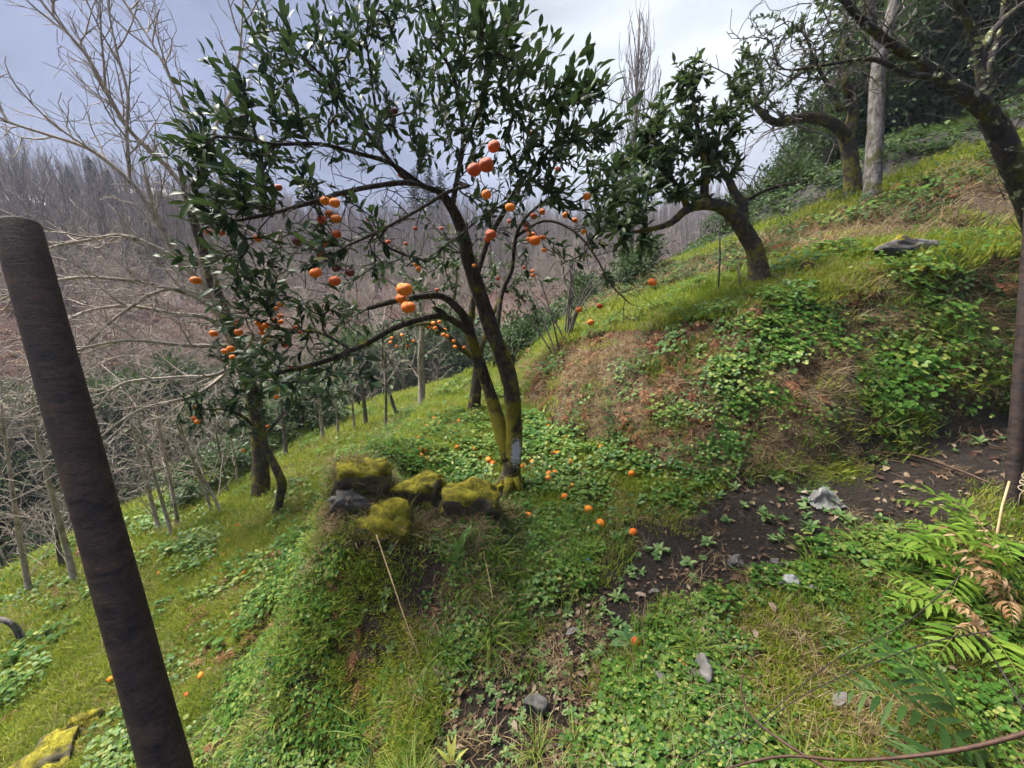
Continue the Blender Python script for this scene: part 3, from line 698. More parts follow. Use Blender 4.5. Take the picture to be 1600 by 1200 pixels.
# ------------------------------------------------------------------ trees: limbs laid out by hand, twigs grown out to points in the crown
class Tree:
    def __init__(s, seed, seg=.07, tip=.0017, expo=2.3, wig=.12):
        s.pos = []; s.par = []; s.dir = []; s.limb = []; s.lr = []; s.seg = seg; s.tip = tip; s.e = expo; s.wig = wig
        s.R = random.Random(seed); s.nl = 0; s.leafy = []
    def node(s, p, par, d, limb, lr):
        s.pos.append(np.array(p, float)); s.par.append(par); s.dir.append(np.array(d, float)); s.limb.append(limb); s.lr.append(lr)
        return len(s.pos)-1
    def add_limb(s, pts, radii, seg=None):
        """pts: world points; radii per point. The first limb is the trunk; later ones start from the nearest node."""
        P = spline([(*p, r) for p, r in zip(pts, radii)], seg or s.seg); par = -1
        if s.pos:
            A = np.array(s.pos); k = int(np.argmin(((A-P[0][:3])**2).sum(1))); par = k; P = P[1:] if len(P) > 2 else P
        prev = s.pos[par] if par >= 0 else P[0][:3]-np.array([0,0,.1])
        for q in P:
            d = q[:3]-prev; L = np.linalg.norm(d); d = d/L if L > 1e-9 else np.array([0,0,1.])
            par = s.node(q[:3], par, d, s.nl, q[3]); prev = q[:3]
        s.nl += 1; return s
    def grow(s, attr, up=0., bow=.35, amin=0, ctrl_out=.0, turn=.6):
        """attr: points to reach; up>0 lets the tips sweep upwards"""
        attr = [np.array(a, float) for a in attr]
        A = np.array(s.pos)
        attr.sort(key=lambda a: ((A-a)**2).sum(1).min())
        cap = 4096; B = np.zeros((cap, 3)); Dd = np.zeros((cap, 3)); n = len(s.pos)
        while cap < n+10: cap *= 2
        B = np.zeros((cap, 3)); Dd = np.zeros((cap, 3)); B[:n] = A; Dd[:n] = np.array(s.dir)
        pen = np.zeros(cap)
        for i in range(min(amin, n)): pen[i] = 9e9
        ends = []
        for a in attr:
            v = a-B[:n]; d = np.sqrt((v*v).sum(1))+1e-6
            c = (v*Dd[:n]).sum(1)/d
            cost = d*(1+turn*(1-c))+pen[:n]
            k = int(np.argmin(cost)); L = d[k]
            p0 = B[k].copy(); d0 = Dd[k]
            c1 = p0+d0*L*bow+np.array([0,0,-up*L*.35]); m = max(2, int(L/s.seg)); par = k; prev = p0
            jit = np.array([s.R.gauss(0,1) for _ in range(3)])*L*.06; c1 = c1+jit
            for i in range(1, m+1):
                t = i/m; q = (1-t)**2*p0+2*t*(1-t)*c1+t*t*a
                if i < m: q = q+np.array([s.R.gauss(0,1) for _ in range(3)])*s.seg*s.wig
                dd = q-prev; l = np.linalg.norm(dd)+1e-9; dd = dd/l
                par = s.node(q, par, dd, -1, 0.)
                if n+1 >= cap:
                    B = np.concatenate([B, np.zeros_like(B)]); Dd = np.concatenate([Dd, np.zeros_like(Dd)]); pen = np.concatenate([pen, np.zeros_like(pen)]); cap *= 2
                B[n] = q; Dd[n] = dd; n += 1; prev = q
            ends.append(par)
        return ends
    def sprout(s, ids, L, every, ang=.75, up=.2, levels=2, wob=.10, ratio=.5, taper=.4):
        """side shoots along the given nodes, curving upwards, with shoots of their own"""
        acc = s.R.uniform(0, every); az = s.R.uniform(0, 6.28); n0 = len(ids)
        for q, i in enumerate(ids):
            if s.par[i] >= 0: acc += float(np.linalg.norm(s.pos[i]-s.pos[s.par[i]]))
            if acc < every: continue
            acc = s.R.uniform(0, every*.4); az += 2.4+s.R.uniform(-.5, .5)
            ax = s.dir[i]; ref = np.array([0,0,1.]) if abs(ax[2]) < .9 else np.array([1.,0,0])
            u = np.cross(ax, ref); u /= np.linalg.norm(u); v = np.cross(ax, u); a = ang*s.R.uniform(.7, 1.25)
            d = ax*math.cos(a)+(u*math.cos(az)+v*math.sin(az))*math.sin(a)
            l = L*s.R.uniform(.55, 1.2)*(1-taper*q/max(1, n0)); m = max(2, int(l/s.seg)); st = l/m; p = s.pos[i].copy(); par = i; new = []
            for k in range(m):
                d = d+np.array([s.R.gauss(0,1), s.R.gauss(0,1), s.R.gauss(0,1)])*wob; d[2] += up*(st/.12)*.35; d /= np.linalg.norm(d)
                p = p+d*st; par = s.node(p, par, d, -1, 0.); new.append(par)
            if levels > 0 and l > s.seg*2: s.sprout(new, l*ratio, max(every*.75, s.seg*1.2), ang, up, levels-1, wob, ratio, taper)
    def limb_ids(s, lo=0, skip=2):
        out = []; last = None; c = 0
        for i, l in enumerate(s.limb):
            if l < lo: continue
            c = c+1 if l == last else 0; last = l
            if c >= skip: out.append(i)
        return out
    def solve(s):
        n = len(s.pos); acc = np.zeros(n); ch = [[] for _ in range(n)]
        for i in range(n):
            if s.par[i] >= 0: ch[s.par[i]].append(i)
        for i in range(n-1, -1, -1):
            if not ch[i]: acc[i] = s.tip**s.e
            else: acc[i] = max(acc[i], s.tip**s.e)
            r = acc[i]**(1/s.e)
            if s.limb[i] >= 0: r = max(min(r, s.lr[i]*1.15), s.lr[i]); acc[i] = r**s.e if s.limb[i] > 0 else acc[i]
            if s.par[i] >= 0: acc[s.par[i]] += acc[i]
        rad = acc**(1/s.e)
        for i in range(n):
            if s.limb[i] >= 0: rad[i] = s.lr[i]
        s.rad = rad; s.ch = ch
        chains = []; starts = [(i, -1) for i in range(n) if s.par[i] < 0]
        while starts:
            i, p = starts.pop(); c = [] if p < 0 else [p]; lid = s.limb[i]
            rr = [] if p < 0 else [min(rad[p], rad[i]*1.25)]
            while True:
                c.append(i); rr.append(rad[i])
                kids = ch[i]
                if not kids: break
                same = [k for k in kids if s.limb[k] == lid and lid >= 0]
                main = same[0] if same else (max(kids, key=lambda k: rad[k]) if lid < 0 else None)
                for k in kids:
                    if k != main: starts.append((k, i))
                if main is None: break
                i = main
            chains.append((lid, c, rr))
        return chains
    def build(s, root, bark, twig_mat, trunk_name='trunk', lump=.06, limb_name='limb', twig_name='twigs', ntw=4, sides=10):
        chains = s.solve(); tw = MB(); lim = {}
        for lid, c, rr in chains:
            pts = [s.pos[i] for i in c]
            if lid >= 0: lim.setdefault(lid, MB()).tube(pts, rr, sides if lid == 0 else max(6, sides-3), True, lump)
            else: tw.tube(pts, rr, 3 if max(rr) < .004 else (ntw if max(rr) < .012 else 6), False)
        for lid, mb in sorted(lim.items()): mb.obj(trunk_name if lid == 0 else limb_name, bark, root)
        if tw.v: tag(tw.obj(twig_name, twig_mat, root), kind='stuff')

def leaf_template(L, w, fold, droop, n=4, shape='ell'):
    v, f = leaf_verts(L, w, fold, droop, n, shape); return np.array(v), np.array(f)
def orient(dirs, ups):
    """rotation matrices with x along dirs, z near ups"""
    x = dirs/np.linalg.norm(dirs, axis=1, keepdims=True)
    y = np.cross(ups, x); ln = np.linalg.norm(y, axis=1, keepdims=True); y = np.where(ln > 1e-4, y/np.maximum(ln, 1e-9), np.array([[0,1.,0]]))
    z = np.cross(x, y); return np.stack([x, y, z], -1)
def leaves_from(tree, ends, per, span, L, seed, outk=.68, upk=.25):
    """leaf positions, rotations and sizes along the last `span` metres of each twig"""
    rg = np.random.default_rng(seed); Pp = []; Dv = []; Sz = []
    for e in ends:
        path = [e]; acc = 0
        while acc < span and tree.par[path[-1]] >= 0 and tree.limb[tree.par[path[-1]]] < 0:
            a = path[-1]; b = tree.par[a]; acc += np.linalg.norm(tree.pos[a]-tree.pos[b]); path.append(b)
        n = per+int(rg.integers(-2, 3)); ph = rg.uniform(0, 6.28)
        for k in range(max(3, n)):
            f = (k+rg.uniform(0, .6))/max(3, n)*(len(path)-1)
            i = min(int(f), max(0, len(path)-2)); fr = f-i
            a = tree.pos[path[i]]; b = tree.pos[path[min(i+1, len(path)-1)]]; p = a*(1-fr)+b*fr
            ax = tree.dir[path[i]]
            ref = np.array([0,0,1.]) if abs(ax[2]) < .9 else np.array([1.,0,0]); u = np.cross(ax, ref); u /= np.linalg.norm(u); v = np.cross(ax, u)
            an = ph+k*2.4; side = u*math.cos(an)+v*math.sin(an)
            fwd = 1.35 if k < n*.4 else .8
            d = ax*fwd*rg.uniform(.6, 1.2)+side*outk*rg.uniform(.6, 1.3)+np.array([0,0,upk*rg.uniform(-.6, 1.2)])
            Pp.append(p); Dv.append(d); Sz.append(L*rg.uniform(.5, 1.28))
    Pp = np.array(Pp); Dv = np.array(Dv); Sz = np.array(Sz)
    ups = np.tile(np.array([[0,0,1.]]), (len(Pp), 1))+rg.normal(0, .45, (len(Pp), 3))
    return Pp, orient(Dv, ups), Sz, rg
def leaf_mesh(name, Pp, Rm, Sz, templates, mat, rg):
    Vs = []; Fs = []; T = []; b = 0
    pick = rg.integers(0, len(templates), len(Pp))
    for ti, (tv, tf) in enumerate(templates):
        m = pick == ti
        if not m.any(): continue
        V = np.einsum('nij,kj->nki', Rm[m], tv)*Sz[m][:, None, None]+Pp[m][:, None, :]
        n = V.shape[0]; k = tv.shape[0]
        Fs.append((tf[None]+(np.arange(n)*k)[:, None, None]+b).reshape(-1, 4)); Vs.append(V.reshape(-1, 3)); b += n*k
        T.append(np.repeat(rg.random(n), k))
    me = np_mesh(name, np.concatenate(Vs), np.concatenate(Fs), True, mat); fattr(me, 'tint', np.concatenate(T)); return me
def blob_points(blobs, seed):
    """blobs: (px, py, rx, ry, depth, depth spread, count) -> crown points in the world"""
    rg = np.random.default_rng(seed); out = []
    for px, py, rx, ry, t, dt, n in blobs:
        for _ in range(n):
            while True:
                a, b, c = rg.uniform(-1, 1, 3)
                if a*a+b*b+c*c <= 1: break
            out.append(at(px+a*rx, py+b*ry, t+c*dt))
    return out

m_bark_main = None
m_twig = bark_mat('dark_twig_bark', (.075,.066,.058), (.022,.019,.017), (.10,.11,.02), .12, scale=1.0)
m_twig_pale = bark_mat('pale_twig_bark', (.44,.38,.32), (.2,.165,.14), scale=.8)
m_twig_grey = bark_mat('grey_twig_bark', (.19,.165,.16), (.075,.062,.06), scale=.8)
m_bark_mossy = bark_mat('mossy_bark', (.075,.06,.045), (.02,.016,.012), (.17,.155,.018), .26)
m_bark_pale = bark_mat('pale_smooth_bark', (.46,.40,.33), (.2,.165,.13), (.16,.15,.05), .12, scale=.6)
m_bark_grey = bark_mat('grey_scaly_bark', (.24,.22,.21), (.04,.034,.03), (.1,.1,.04), .2, scale=.55)
m_bark_lichen = bark_mat('dark_lichen_bark', (.06,.05,.043), (.016,.013,.012), (.11,.11,.02), .22, (.32,.35,.24), .22, scale=.8)
m_leaf = leaf_mat('mandarin_leaf', [(0,(.008,.025,.010)),(.45,(.016,.042,.016)),(.8,(.03,.062,.022)),(.95,(.065,.10,.03)),(1,(.16,.17,.04))], .40, .13, (.07,.14,.02), spec=.1, back=(.06,.095,.05))
m_leaf_far = leaf_mat('evergreen_leaf', [(0,(.018,.045,.014)),(.5,(.036,.08,.022)),(1,(.075,.125,.035))], .5, .2, (.1,.17,.03), spec=.2, back=(.06,.085,.045))

base = hit(797, 768)
TB = depth_of(base)
k_ = TB/3.25
# main trunk bark: mossy low down, with a patch of white lime paint on its right side
m_bark_main, nt, out = new_mat('mossy_mandarin_bark')
geo = nt.nodes.new('ShaderNodeNewGeometry'); co = geo.outputs['Position']
mp = nt.nodes.new('ShaderNodeMapping'); mp.inputs['Scale'].default_value = (1, 1, .3); nt.links.new(co, mp.inputs['Vector'])
n1 = noise_node(nt, 40, 6, .65, mp.outputs[0], .5); n2 = noise_node(nt, 7, 5, .65, co); n3 = noise_node(nt, 130, 3, .6, co)
sp = nt.nodes.new('ShaderNodeSeparateXYZ'); nt.links.new(co, sp.inputs[0])
bark = mixrgb(nt, maprange(nt, n1.outputs['Fac'], .35, .68), (.018,.014,.011), (.085,.068,.052))
mossc = mixrgb(nt, maprange(nt, n3.outputs['Fac'], .32, .68), (.06,.055,.006), (.27,.24,.018))
fz = maprange(nt, sp.outputs['Z'], .3, 2.0, .17, -.10)
fmoss = maprange(nt, math_node(nt, 'ADD', n2.outputs['Fac'], fz), .56, .68)
c1 = mixrgb(nt, fmoss, bark, mossc)
PAINT = at(807, 708, 3.15*k_)
vd = nt.nodes.new('ShaderNodeVectorMath'); vd.operation = 'SUBTRACT'; nt.links.new(co, vd.inputs[0]); vd.inputs[1].default_value = PAINT
vs_ = nt.nodes.new('ShaderNodeVectorMath'); vs_.operation = 'MULTIPLY'; nt.links.new(vd.outputs[0], vs_.inputs[0]); vs_.inputs[1].default_value = (1/.052, 1/.16, 1/.14)
vl = nt.nodes.new('ShaderNodeVectorMath'); vl.operation = 'LENGTH'; nt.links.new(vs_.outputs[0], vl.inputs[0])
n5 = noise_node(nt, 45, 5, .7, co)
fp = maprange(nt, math_node(nt, 'ADD', vl.outputs['Value'], math_node(nt, 'MULTIPLY', n5.outputs['Fac'], 2.4)), 1.85, 2.15, 1, 0)
c1 = mixrgb(nt, fp, c1, (.62,.62,.62))
hb = math_node(nt, 'ADD', n1.outputs['Fac'], math_node(nt, 'MULTIPLY', fmoss, n3.outputs['Fac']))
princ(nt, out, c1, .88, bump(nt, hb, .8, .02), spec=.2)

LT_BIG = [leaf_template(1, .36, .22, d, 6) for d in (.3, .7, -.15)]
LT = [leaf_template(1, .38, .2, d, 3) for d in (.3, .8)]
LT_LOW = [leaf_template(1, .45, .2, .4, 2)]

# --- the mandarin tree in the middle
def w(pts): return [at(x, y, t*k_) for x, y, t in pts]
main = empty('mandarin_tree', base, 'large mossy forked mandarin tree full of orange fruit in the centre', 'tree')
T = Tree(5, .06, .0024, 2.6, .2)
b0 = at(797, 790, 3.26*k_)
T.add_limb([b0]+w([(797,765,3.25),(800,730,3.24),(803,690,3.22),(802,640,3.2),(797,595,3.18),(785,555,3.15),(766,510,3.1),(748,455,3.05),(733,410,3.0),(722,360,2.95),(706,325,2.9),(688,300,2.82)]), [0.123,0.09676,0.08036,0.07544,0.0738,0.0738,0.07216,0.06724,0.06396,0.0574,0.0492,0.041,0.03444])
T.add_limb(w([(795,720,3.24),(783,675,3.26),(770,630,3.28),(757,590,3.27),(745,555,3.22),(735,520,3.15),(727,498,3.08),(712,478,3.0),(690,463,2.9),(660,463,2.75),(620,470,2.6),(575,482,2.45)]), [0.0656,0.06396,0.05904,0.0533,0.0492,0.0451,0.03772,0.0328,0.02788,0.02296,0.01804,0.01394])
T.add_limb(w([(735,520,3.15),(715,505,3.05),(692,494,2.95),(663,497,2.8),(617,512,2.6),(578,534,2.4),(548,548,2.25),(515,562,2.12),(470,575,2.0),(420,585,1.9)]), [0.0328,0.03018,0.02755,0.02493,0.02165,0.01968,0.01706,0.01443,0.01181,0.007872])
T.add_limb(w([(775,530,3.12),(779,490,3.2),(785,455,3.25),(800,420,3.25),(806,370,3.2),(826,335,3.1),(860,310,3.0)]), [0.02624,0.02362,0.0223,0.01968,0.0164,0.01312,0.009184])
T.add_limb(w([(742,440,3.04),(752,405,3.1),(765,370,3.1),(785,335,3.0),(810,290,2.85),(845,250,2.6),(880,215,2.3)]), [0.02952,0.02755,0.02493,0.02165,0.01706,0.01312,0.009184])
T.add_limb(w([(706,325,2.9),(716,270,2.85),(724,215,2.75),(716,150,2.6),(700,100,2.5),(672,62,2.42)]), [0.02362,0.02099,0.01837,0.01574,0.01181,0.007872])
T.add_limb(w([(720,240,2.8),(745,180,2.5),(758,120,2.2),(765,70,2.0)]), [0.01443,0.01312,0.0105,0.007216])
T.add_limb(w([(688,300,2.82),(640,286,2.6),(590,290,2.4),(540,300,2.25),(480,318,2.1),(420,335,2.0),(370,345,1.92)]), [0.0223,0.01968,0.01706,0.01443,0.01181,0.009184,0.00656])
T.add_limb(w([(660,290,2.7),(610,255,2.55),(560,240,2.4),(500,225,2.25),(430,225,2.1),(370,215,1.98)]), [0.01837,0.01706,0.01443,0.01181,0.009184,0.00656])
T.add_limb(w([(640,286,2.6),(600,240,2.6),(560,190,2.55),(520,140,2.45),(480,95,2.35),(440,60,2.3)]), [0.01706,0.01574,0.01312,0.0105,0.008528,0.005904])
T.add_limb(w([(600,250,2.58),(590,190,2.6),(580,120,2.55),(572,60,2.5)]), [0.01181,0.0105,0.008528,0.005904])
T.add_limb(w([(735,290,2.85),(700,300,2.5),(650,330,2.3),(590,362,2.1),(540,385,2.0)]), [0.01443,0.01246,0.0105,0.008528,0.005904])
T.add_limb(w([(806,370,3.2),(850,345,3.1),(895,360,3.0),(930,400,2.95),(955,445,2.9),(985,475,2.85)]), [0.01312,0.01181,0.0105,0.008528,0.00656,0.004592])
T.add_limb(w([(550,547,2.26),(500,520,2.3),(450,515,2.35),(400,500,2.4),(355,490,2.45)]), [0.0105,0.009184,0.007872,0.00656,0.004592])
blobs = [ # px, py, rx, ry, depth, spread, twigs
 (345,160,38,55,2.15,.18,12),(300,245,46,34,2.05,.18,12),(385,215,60,50,2.2,.25,15),(425,75,40,55,2.3,.2,12),(470,140,60,60,2.4,.3,16),
 (380,285,80,28,2.05,.25,14),(500,60,50,55,2.45,.25,10),(560,40,50,45,2.5,.25,9),(560,150,70,60,2.6,.3,15),(640,60,45,50,2.5,.25,8),(650,180,70,60,2.75,.35,15),
 (590,215,60,40,2.6,.3,9),(715,60,45,50,2.2,.25,15),(770,45,45,42,2.0,.2,13),(735,135,65,55,2.4,.3,18),(805,120,50,60,2.15,.3,18),(880,140,48,42,1.85,.2,12),(915,190,42,50,1.95,.2,11),
 (840,205,60,55,2.3,.3,18),(760,215,70,50,2.6,.3,14),(690,245,60,30,2.8,.3,9),(500,235,70,40,2.4,.3,12),(450,300,60,30,2.15,.25,10),(345,320,36,26,1.95,.2,9),
 (870,275,70,45,2.55,.3,16),(925,310,45,50,2.75,.3,12),(820,300,50,40,2.5,.3,12),(775,330,40,35,2.45,.3,8),(960,285,30,40,2.7,.3,7),(890,360,60,40,2.9,.3,9),(845,400,45,35,3.2,.3,6),
 (960,400,45,45,2.9,.3,6),(725,380,40,40,2.8,.4,5),(640,370,60,40,3.3,.5,8),(560,340,60,30,2.3,.3,7),(600,430,70,40,3.4,.5,9),(480,375,60,30,2.05,.25,8),(420,400,60,40,2.2,.3,6),
 (350,420,50,50,2.2,.3,5),(440,470,60,40,2.4,.3,8),(380,520,50,40,2.4,.3,7),(480,545,60,30,2.1,.3,6),(500,470,50,40,3.0,.5,6),(560,590,60,30,2.2,.3,4),(430,600,40,20,1.95,.2,3),(690,420,40,40,3.6,.4,5),(600,110,70,80,2.6,.4,14),(680,170,60,70,2.7,.4,12),(660,20,60,40,2.5,.3,8),(330,380,50,40,2.1,.3,6),(540,400,80,50,2.4,.4,8),(400,450,70,60,2.3,.3,8),(500,500,80,50,2.5,.4,8),(1000,300,40,50,2.9,.3,6),(950,230,35,50,2.2,.3,8)]
crown = blob_points([(a,b,c*1.3,d*1.25,t*k_,s_*1.4,int(n*1.75)) for a,b,c,d,t,s_,n in blobs], 3)
ends_leaf = T.grow(crown, up=.35, bow=.4, amin=60)
CC = np.array(at(650, 330, 2.75*k_)); new_ends = []
for e in ends_leaf:
    o_ = T.pos[e]-CC; o_ = o_/np.linalg.norm(o_); d = T.dir[e]*.5+o_*.9+np.array([0,0,.35]); d /= np.linalg.norm(d); p = T.pos[e].copy(); par = e
    for k in range(2):
        d = d+np.array([T.R.gauss(0,1), T.R.gauss(0,1), T.R.gauss(0,1)])*.1+np.array([0,0,.05]); d /= np.linalg.norm(d); p = p+d*.05; par = T.node(p, par, d, -1, 0.)
    new_ends.append(par)
ends_leaf = new_ends
# leafless twiglets, many in the lower left
bare = blob_points([(500,560,110,60,2.1*k_,.35,26),(420,560,90,60,2.1*k_,.3,16),(560,470,90,60,2.4*k_,.4,18),(600,330,100,60,2.5*k_,.4,26),(900,430,90,60,2.9*k_,.3,16),(400,360,90,50,2.0*k_,.3,12),(560,260,120,50,2.4*k_,.4,16),(1000,480,60,40,2.85*k_,.2,6),(330,480,60,60,2.3*k_,.3,8)], 4)
bare += blob_points([(620,300,190,110,2.5*k_,.5,90),(800,330,140,90,2.7*k_,.4,50),(480,420,170,120,2.2*k_,.4,110),(880,420,100,60,3*k_,.3,20)], 14)
T.grow(bare, up=-.3, bow=.3, amin=60)
T.sprout(T.limb_ids(2, 6), .3, .1, .8, .05, 1, .12)
# ------------------------------------------------------------------ mandarins
fm = MB(); nu, nv = 16, 11
def fruit_mesh(name, mat, seed, squash=.86):
    rg = random.Random(seed); vs = []; fs = []; ph = [rg.uniform(0, 6.28) for _ in range(4)]
    for j in range(nv+1):
        th = math.pi*j/nv
        for i in range(nu):
            a = 2*math.pi*i/nu
            r = 1+.025*math.sin(a*2+ph[0])*math.sin(th)+.018*math.sin(a*9+ph[1])*math.sin(th)**2*.6+.02*math.sin(a*3+th*2+ph[2])
            dimp = .13*math.exp(-(th/.32)**2)+.05*math.exp(-((math.pi-th)/.3)**2)
            vs.append((r*math.sin(th)*math.cos(a), r*math.sin(th)*math.sin(a), squash*r*math.cos(th)-(dimp if th < 1.5 else -dimp)))
    for j in range(nv):
        for i in range(nu): fs.append((j*nu+i, j*nu+(i+1)%nu, (j+1)*nu+(i+1)%nu, (j+1)*nu+i))
    mb = MB(); mb.add([Vector(v)*.5 for v in vs], fs); me = mb.mesh(name, mat)
    return me
def peel(name, c0, c1, rough=.42):
    m, nt, out = new_mat(name); tc = nt.nodes.new('ShaderNodeTexCoord'); oi = nt.nodes.new('ShaderNodeObjectInfo')
    n = noise_node(nt, 42, 3, .6, tc.outputs['Object']); n2 = noise_node(nt, 2.2, 4, .6, tc.outputs['Object'])
    f = math_node(nt, 'ADD', math_node(nt, 'MULTIPLY', oi.outputs['Random'], .7), math_node(nt, 'MULTIPLY', maprange(nt, n2.outputs['Fac'], .3, .7), .3))
    princ(nt, out, mixrgb(nt, f, c0, c1), rough, bump(nt, n.outputs['Fac'], .35, .05), spec=.35); return m
m_peel = peel('mandarin_peel', (.72,.13,.006), (.86,.26,.012)); m_peel_red = peel('ripe_mandarin_peel', (.42,.055,.012), (.62,.10,.014)); m_peel_old = peel('spoilt_mandarin_peel', (.10,.028,.02), (.22,.05,.025), .6)
m_calyx = plain_mat('fruit_calyx', [(0,(.05,.07,.015)),(1,(.12,.13,.03))], 30, .6)
FM = {'o': [fruit_mesh('mandarin', m_peel, i) for i in range(3)], 'r': [fruit_mesh('mandarin', m_peel_red, 7)], 'd': [fruit_mesh('mandarin', m_peel_old, 9, .8)]}
cx = MB()
for k in range(5):
    v, f = leaf_verts(.16, .11, .1, .5, 2, 'lan'); cx.add(place(v, k*1.257, .1, 0, (0, 0, .385)), f)
cx.tube([(0,0,.33), (.01,0,.46), (.03,.01,.62)], [.03,.028,.024], 5); calyx_me = cx.mesh('stem', m_calyx)
FR = random.Random(3)
def fruit(p, dia, label, group, kind='o', stem=True, hang=True):
    o = bpy.data.objects.new('mandarin', FR.choice(FM[kind])); link(o)
    dia *= FR.uniform(.9, 1.1); o.location = p; o.scale = (dia*FR.uniform(.95, 1.05), dia, dia*FR.uniform(.9, 1.04))
    o.rotation_euler = (FR.uniform(-.35, .35), FR.uniform(-.35, .35), FR.uniform(0, 6.28)) if hang else (FR.uniform(-1.8, 1.8), FR.uniform(-1.8, 1.8), FR.uniform(0, 6.28))
    tag(o, label, 'mandarin', group)
    if stem:
        c = bpy.data.objects.new('stem', calyx_me); link(c, o)
    return o
G_T = 'mandarins hanging in the central tree'
HANG = [ # label, [(px, py, diameter px, kind)]
 ('big bright mandarin, topmost of the low bunch of three on the arching bough', [(632,452,27,'o')]),
 ('mandarin squeezed in the middle of the low bunch of three on the bough', [(628,467,20,'o')]),
 ('lowest mandarin of the bunch of three on the arching bough', [(638,480,22,'o')]),
 ('highest of the three large red-orange mandarins right of the crown centre', [(772,229,22,'r')]),
 ('left one of two touching red-orange mandarins high in the crown', [(741,265,20,'r')]),
 ('right one of two touching red-orange mandarins high in the crown', [(760,258,22,'r')]),
 ('single mandarin just below the touching red-orange pair', [(760,304,17,'o')]),
 ('single bright mandarin right of the trunk fork, below the red pair', [(797,324,17,'o')]),
 ('mandarin with a scarred skin hanging against the upper trunk fork', [(767,366,18,'r')]),
 ('small mandarin tucked behind the scarred one at the trunk fork', [(762,374,13,'r')]),
 ('large mandarin in front of the small cluster right of the trunk', [(836,376,17,'o')]),
 ('small mandarin in the cluster right of the trunk', [(827,367,9,'o'),(826,374,9,'o'),(848,371,10,'o'),(833,366,8,'o')]),
 ('mandarin hidden among leaves right of the upper trunk', [(834,338,12,'r'),(847,331,10,'o'),(822,352,9,'r'),(825,358,8,'r'),(796,346,8,'r'),(850,391,9,'o')]),
 ('left one of two touching mandarins topping the long left cluster', [(508,314,16,'o')]),
 ('right one of two touching mandarins topping the long left cluster', [(523,317,17,'o')]),
 ('mandarin in the middle of the long left cluster', [(514,334,14,'o'),(503,343,15,'r'),(525,342,15,'o')]),
 ('mandarin hanging at the lower end of the long left cluster', [(526,366,15,'r'),(508,381,15,'r'),(503,398,14,'r')]),
 ('bright mandarin left of the dark pair below the long cluster', [(493,426,18,'o')]),
 ('reddish mandarin below the two dark spoilt ones', [(523,439,18,'r')]),
 ('dark spoilt mandarin hanging beside a reddish one', [(547,426,15,'d'),(526,419,14,'d')]),
 ('lone bright mandarin on a bare twig in the left crown', [(402,372,15,'o')]),
 ('brownish mandarin behind a pale leaf in the left crown', [(466,378,15,'d')]),
 ('small reddish mandarin at the far left edge of the crown', [(325,362,11,'r'),(346,363,13,'r')]),
 ('bright mandarin at the tip of the lowest left twig', [(306,438,16,'o')]),
 ('dull red mandarin just above the bright one on the lowest left twig', [(304,411,13,'d')]),
 ('nearly black mandarin among dark leaves at the left of the crown', [(338,329,12,'d')]),
 ('mandarin half hidden under leaves in the left crown', [(435,293,13,'r')]),
 ('mandarin against the sky gap in the crown centre', [(627,273,12,'o')]),
 ('small red mandarin high among the top leaves', [(601,181,11,'r'),(616,174,12,'d'),(828,209,11,'r'),(872,265,9,'r'),(521,190,8,'r')]),
 ('lone mandarin among leaves at the right edge of the crown', [(917,307,14,'o')]),
 ('small mandarin on the right side of the crown', [(884,336,10,'o'),(912,362,8,'o'),(898,344,9,'o')]),
 ('bright mandarin on the long drooping right twig, farthest right', [(1019,441,14,'o')]),
 ('mandarin on the drooping right twig above the bank edge', [(905,484,12,'o'),(923,504,11,'o'),(937,478,10,'r')]),
 ('small distant mandarin behind the central trunk', [(649,357,8,'r'),(651,413,9,'o'),(654,420,9,'o'),(634,381,8,'r'),(607,378,9,'r'),(597,412,8,'r'),(576,343,8,'r'),(690,357,7,'r'),(741,415,8,'o'),(778,435,8,'r'),(832,424,8,'o'),(833,430,7,'o'),(819,418,7,'r'),(683,453,8,'r')]),
]
ends_fruit = []; FR_LATER = []
for lab, L in HANG:
    for px, py, d, kd in L:
        dia = (.066 if d >= 20 else .058)
        t = min(max(dia*FPX/d, 1.62), 4.6)
        if d < 12: t = {0: 3.3}.get(0, 3.3)+FR.uniform(-.4, .5); dia = d*t/FPX
        p = at(px, py, t)
        FR_LATER.append((p, d*t/FPX, lab, kd, d))
T.grow([p+Vector((FR.uniform(-.01,.01), FR.uniform(-.01,.01), dd*.55)) for p, dd, *_ in FR_LATER], up=-.5, bow=.3, amin=60)
for p, dd, lab, kd, d in FR_LATER: fruit(p, dd, lab, G_T, kd, d >= 12)
T.build(main, m_bark_main, m_twig, sides=16, lump=.07)
mb = MB()                                                  # the knobbly root flare and the broken stub on the arching bough
for a in range(6):
    an = a*1.05+.3; q = base+Vector((math.cos(an)*.17, math.sin(an)*.15, -.04)); mb.tube([base+Vector((math.cos(an)*.05, math.sin(an)*.05, .16)), base+Vector((math.cos(an)*.1, math.sin(an)*.09, .05)), q], [.05,.045,.03], 7, True, .1)
mb.obj('root_flare', m_bark_main, main)
mb = MB(); mb.tube(w([(697,497,2.95),(688,486,2.9),(678,479,2.86)]), [.03,.024,.014], 7, True, .1); mb.obj('broken_stub', m_twig, main)
Pp, Rm, Sz, rg = leaves_from(T, ends_leaf, 8, .34, .082, 21)
FC = np.array([list(p) for p, *_ in FR_LATER])
free = np.array([((FC-p)**2).sum(1).min() > .12**2 for p in Pp+np.einsum('nij,j->ni', Rm, np.array([.5, 0, 0]))*Sz[:, None]])
Pp, Rm, Sz = Pp[free], Rm[free], Sz[free]
dep = np.array([depth_of(p) for p in Pp]); px_ = (Pp[:,0]/dep); pz_ = ((Pp[:,2]-CAM.z)*CP+Pp[:,1]*SP)/dep
inview = (abs(px_) < 1.22) & (abs(pz_) < .92)
